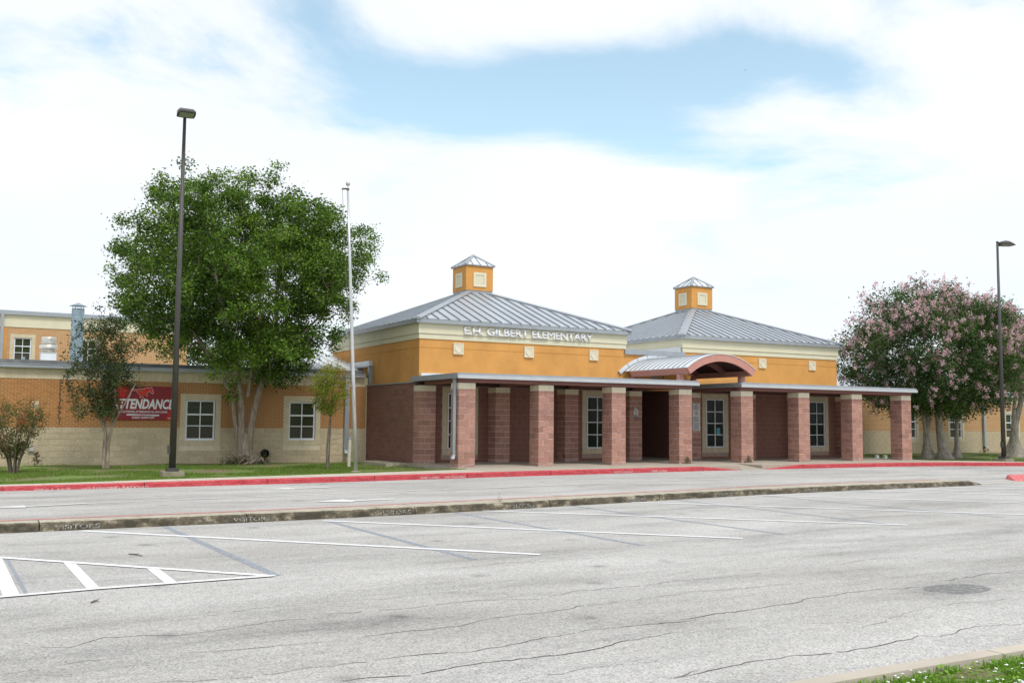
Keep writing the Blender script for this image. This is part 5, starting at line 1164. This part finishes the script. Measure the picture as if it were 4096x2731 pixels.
cc = np.array([26.35, 2.45, 4.6]); dr = (ctr-cc)/np.array([4.15, 4.1, 3.45]); rn = np.linalg.norm(dr, axis=1)
out = ctr[(rn > .60)]; outd = dr[rn > .60]/rn[rn > .60][:, None]
bl = []
for c, d in zip(out, outd):
    if d[2] < -.75: continue
    for k_ in range(4 if d[2] > .1 else 3 if d[2] > -.2 else 2): bl.append(c+d*random.uniform(.2, .45)+np.array([random.gauss(0, .2), random.gauss(0, .2), random.gauss(0, .16)]))
bl = np.array(bl); bl = bl[np.array([mnoise.noise(Vector(b_)*1.1) > -.24 for b_ in bl])]
v, f, tt, P_ = leaf_cloud(bl, 30, (.046, .046, .065), .068, .88, cullp, rng.uniform(.1, .8, len(bl)))
fast('blossom', v, f, 'blossom', np.clip(tt+rng.normal(0, .22, len(f)), 0, 1), tr2, (26.9, 2.6, 4))
# its neighbour, cut by the frame
nx, ny = 33.2, 3.0
tr3 = thing('flowering_tree', (nx, ny, -.05), 'pink flowering tree with forked pale trunk cut off by the right edge', 'tree')
stems = [[(nx, ny, -.05, .25), (nx-.05, ny, .9, .2), (nx+.05, ny, 1.6, .18), (nx+.5, ny, 2.5, .13), (nx+.9, ny, 3.7, .09), (nx+1.1, ny, 5, .05)], [(nx-.05, ny, 1.5, .1), (nx-.1, ny-.05, 2.2, .1), (nx+.0, ny-.1, 3.0, .09), (nx-.4, ny-.2, 4.0, .06), (nx-.9, ny-.3, 5.0, .04)]]
tg = crown_targets(330, (nx+1.3, ny+.2, 5.1), (3.3, 3.2, 2.5), .2, .45, 12, lambda p: p[2] < 3.3 or (p[2] < 3.9 and p[1] > 7.5))
PA, par, fx, tips = grow_tree(stems, tg, seed=9); bb = B(); limbs(bb, PA, par, fx, .007); flare(bb, (nx, ny, -.1), (nx-.04, ny, 1.2), .42, .2, 6, 3, .5); bb.build('trunk', 'bark_light', tr3, True)
ctr = np.array([PA[t_] for t_ in tips]); v, f, tt, _ = leaf_cloud(ctr, 110, (.3, .3, .24), .115, .55, lambda P_: (P_[:, 1] > 8.0) & (P_[:, 2] < 3.6), np.array([.4+.4*mnoise.noise(Vector(c)*.6) for c in ctr])); fast('crown', v, f, 'leaf_deep', np.clip(tt+rng.normal(0, .2, len(f)), 0, 1), tr3, (nx, ny, 4))
cc = np.array([nx+1.3, ny+.2, 5.]); dr = (ctr-cc); dr /= np.linalg.norm(dr, axis=1)[:, None]; bl = np.concatenate([ctr+dr*.3+rng.normal(0, .2, ctr.shape) for _ in range(2)]); v, f, tt, _ = leaf_cloud(bl, 44, (.068, .068, .1), .085, .85, None, rng.uniform(.1, .8, len(bl))); fast('blossom', v, f, 'blossom', np.clip(tt+rng.normal(0, .2, len(f)), 0, 1), tr3, (nx, ny, 4))
# slender multi-stem tree in front of the banner
sx, sy = -9.95, 5.25
tr4 = thing('slender_tree', (sx, sy, -.12), 'slender dark green multi stemmed tree partly hiding the banner', 'tree')
stems = [[(sx-.06, sy, -.12, .05), (sx-.07, sy, .5, .045), (sx-.05, sy, 1.0, .04), (sx-.3, sy+.05, 1.8, .03), (sx-.6, sy+.1, 2.6, .018)], [(sx+.06, sy, -.12, .055), (sx+.05, sy, .6, .05), (sx+.12, sy-.03, 1.2, .045), (sx+.2, sy-.05, 2.0, .035), (sx+.15, sy, 3.0, .02), (sx, sy, 4., .01)], [(sx, sy+.05, -.12, .05), (sx, sy+.05, .8, .04), (sx-.08, sy+.05, 1.5, .035), (sx-.2, sy+.05, 2.5, .025), (sx-.35, sy+.1, 3.8, .012)], [(sx+.12, sy-.03, 1.2, .03), (sx+.45, sy-.2, 1.9, .022), (sx+.75, sy-.35, 2.6, .012)]]
tg = [np.array([sx+random.gauss(0, 1)*.5*(1.25-.55*abs(h-.4)*2)-.1, sy+random.gauss(0, 1)*.36, 1.55+h*3.1]) for h in [random.random()**1.15 for _ in range(230)]]+[np.array([sx-1.15, sy+.6, 2.65]), np.array([sx-1.0, sy+.5, 2.3]), np.array([sx-.85, sy+.5, 2.0]), np.array([sx-1.1, sy+.6, 2.45]), np.array([sx-.35, sy+.2, 5.0])]
tg = [p for p in tg if not (p[0] > sx+.25 and p[2] < 2.5)]; tg.sort(key=lambda p: p[2]); PA, par, fx, tips = grow_tree(stems, tg, .3, .05, .25, .1, 4); bb = B(); limbs(bb, PA, par, fx, .0042, cap_r=.03); bb.build('trunk', 'bark', tr4, True)
ctr = np.array([PA[t_] for t_ in tips]); v, f, tt, _ = leaf_cloud(ctr, 72, (.10, .10, .11), .072, .55, None, rng.uniform(.0, .8, len(ctr))); fast('crown', v, f, 'leaf_shrub', np.clip(tt+rng.normal(0, .2, len(f)), 0, 1), tr4, (sx, sy, 2))
# bronze shrub at the left edge
hx, hy = -12.65, 3.65
tr5 = thing('bronze_shrub', (hx, hy, -.1), 'low multi stemmed shrub with reddening leaves at the left edge', 'shrub')
stems = [[(hx+.1*math.cos(a), hy+.1*math.sin(a), -.12, .035), (hx+.16*math.cos(a), hy+.16*math.sin(a), .2, .028), (hx+.35*math.cos(a), hy+.35*math.sin(a), .8, .016), (hx+.6*math.cos(a), hy+.5*math.sin(a), 1.4, .009)] for a in np.linspace(.3, 6.5, 7, endpoint=False)]
tg = []
for i in range(170):
    a = random.uniform(0, 6.28); h_ = random.random(); rd = (.25+.75*random.random()**.6)*(.25+.75*min(1, h_*1.6)); tg.append(np.array([hx-.1+math.cos(a)*rd*.9, hy+math.sin(a)*rd*.8, .4+h_*1.8*(1-.25*rd)]))
tg.sort(key=lambda p: p[2]); PA, par, fx, tips = grow_tree(stems, tg, .25, .04, .25, .1, 6); bb = B(); limbs(bb, PA, par, fx, .0038, cap_r=.02); bb.build('stem', 'bark_dark', tr5, True)
ctr = np.array([PA[t_] for t_ in tips]); v, f, tt, P_ = leaf_cloud(ctr, 42, (.075, .075, .09), .06, .55, None, np.array([.45+1.1*max(0, mnoise.noise(Vector(c)*1.6)) for c in ctr])); fast('foliage', v, f, 'leaf_rust', np.clip(tt+rng.normal(0, .2, len(f)), 0, 1), tr5, (hx, hy, 1))
# young amber tree
yx, yy = -3.40, 2.88
tr6 = thing('young_tree', (yx, yy, -.1), 'young thin trunked tree with amber and green leaves left of the flagpole', 'tree')
stems = [[(yx, yy, -.12, .045), (yx-.02, yy, .5, .035), (yx+.02, yy, 1.1, .033), (yx+.08, yy, 1.6, .032), (yx+.12, yy, 2.3, .02), (yx+.2, yy, 3.0, .01)], [(yx+.05, yy, .0, .028), (yx+.06, yy-.02, .7, .022), (yx+.09, yy-.01, 1.5, .02)], [(yx+.08, yy, 1.6, .022), (yx-.12, yy+.05, 2.1, .014), (yx-.3, yy+.1, 2.6, .008)]]
tg = []
for i in range(120):
    h_ = random.random(); a = random.uniform(0, 6.28); rd = random.random()**.6*(.62-.3*h_)*(.45+min(1, h_*3)); tg.append(np.array([yx+.02+math.cos(a)*rd, yy+math.sin(a)*rd*.8, 1.75+h_*1.6]))
tg += [np.array([yx+.33, yy, 3.5]), np.array([yx+.55, yy-.1, 3.05]), np.array([yx-.6, yy+.2, 2.5])]
tg.sort(key=lambda p: p[2]); PA, par, fx, tips = grow_tree(stems, tg, .25, .03, .25, .1, 6); bb = B(); limbs(bb, PA, par, fx, .0035, cap_r=.018); bb.build('trunk', 'bark_dark', tr6, True)
ctr = np.array([PA[t_] for t_ in tips]); v, f, tt, P_ = leaf_cloud(ctr, 52, (.08, .08, .075), .06, .6, None, np.array([.2+.55*max(0, (c[2]-2.2)/1.3)+.25*(c[0] > yx+.2) for c in ctr])); fast('crown', v, f, 'leaf_amber', np.clip(tt+rng.normal(0, .2, len(f)), 0, 1), tr6, (yx, yy, 2))
# trees beyond the roofs
for i, (fx_, fy_, c, rd, lb) in enumerate([(6.5, 46., (6.5, 46, 5.2), (4.6, 4, 3.4), 'dark green tree beyond the roofs, left of the lettered pavilion'), (1.5, 50, (1.5, 50, 4.6), (4, 4, 3.0), 'dull green tree far beyond the wing roof behind the big tree')]):
    tf = thing('distant_tree', (fx_, fy_, -.2), lb, 'tree', 'trees beyond the roofs'); tg = crown_targets(220, c, rd, .25, .4, 20+i, lambda p: p[2] < 2)
    PA, par, fx, tips = grow_tree([[(fx_, fy_, -.2, .2), (fx_, fy_, 1.5, .17), (fx_, fy_, 3, .12), (fx_, fy_, 5, .06)]], tg, .7, .1, seed=i); bb = B(); limbs(bb, PA, par, fx, .012); bb.build('trunk', 'bark_dark', tf, True)
    ctr = np.array([PA[t_] for t_ in tips]); v, f, tt, _ = leaf_cloud(ctr, 60, (.4, .4, .3), .2, .6, None, np.array([.4+.4*mnoise.noise(Vector(c_)*.5) for c_ in ctr])); fast('crown', v, f, 'leaf_deep', np.clip(tt+rng.normal(0, .2, len(f)), 0, 1), tf, (fx_, fy_, 4))
# birds
def bird(px, py, dist, span, bank, lb):
    d = ray(px, py); q = CAM+d/np.linalg.norm(d)*dist; b_ = thing('bird', tuple(q), lb, 'bird', 'small birds in the sky')
    rr = Matrix.Rotation(bank, 3, 'Y') @ Matrix.Rotation(.5, 3, 'Z'); s_ = span; T = lambda vs: [tuple(rr @ Vector(v)*s_+Vector(q)) for v in vs]
    B().add(T([(.30, 0, 0), (.12, .06, .03), (.12, -.06, .03), (.12, 0, -.06), (-.12, .05, .02), (-.12, -.05, .02), (-.12, 0, -.05), (-.34, .06, 0), (-.34, -.06, 0), (-.34, 0, -.012)]), [(0, 1, 2), (0, 2, 3), (0, 3, 1), (1, 4, 5, 2), (2, 5, 6, 3), (3, 6, 4, 1), (4, 7, 8, 5), (5, 8, 9, 6), (6, 9, 7, 4), (7, 9, 8)]).build('body', 'bird_blue', b_)
    for s2 in (-1, 1): B().add(T([(.14, s2*.04, .03), (.10, s2*.28, .10), (-.02, s2*.5, .06), (-.06, s2*.26, .09), (-.10, s2*.04, .02), (.02, s2*.2, .055)]), [(0, 1, 5), (1, 2, 3, 5), (5, 3, 4), (0, 5, 4)]).build('wing', 'bird_blue', b_)
bird(657, 674, 42, .32, .3, 'blue bird in flight just left of the tall lamp post'); bird(688, 712, 42, .24, -.2, 'smaller bird below it, touching the tree top'); bird(2980, 282, 60, .16, .2, 'tiny bird high in the blue gap of the sky')
# broad low leaves between the verge blades
n = 9000; P_ = np.stack([rng.uniform(-9.8, -3.3, n), yk-.17-np.abs(rng.normal(0, 1.1, n)), rng.uniform(-.045, -.01, n)], 1)
a = rng.uniform(0, 6.28, n); s_ = rng.uniform(.018, .04, n)[:, None]; d = np.stack([np.cos(a), np.sin(a), rng.uniform(-.1, .5, n)], 1); u = np.stack([-np.sin(a), np.cos(a), np.zeros(n)], 1)
v = np.stack([P_, P_+d*s_*.5+u*s_*.35, P_+d*s_, P_+d*s_*.5-u*s_*.35], 1).reshape(-1, 3)
tag(fast('verge_groundcover', v, np.arange(4*n).reshape(n, 4), 'clover_blade', rng.uniform(.1, .9, n)), 'low broad leaved ground cover in the near verge', 'ground cover', kind='stuff')
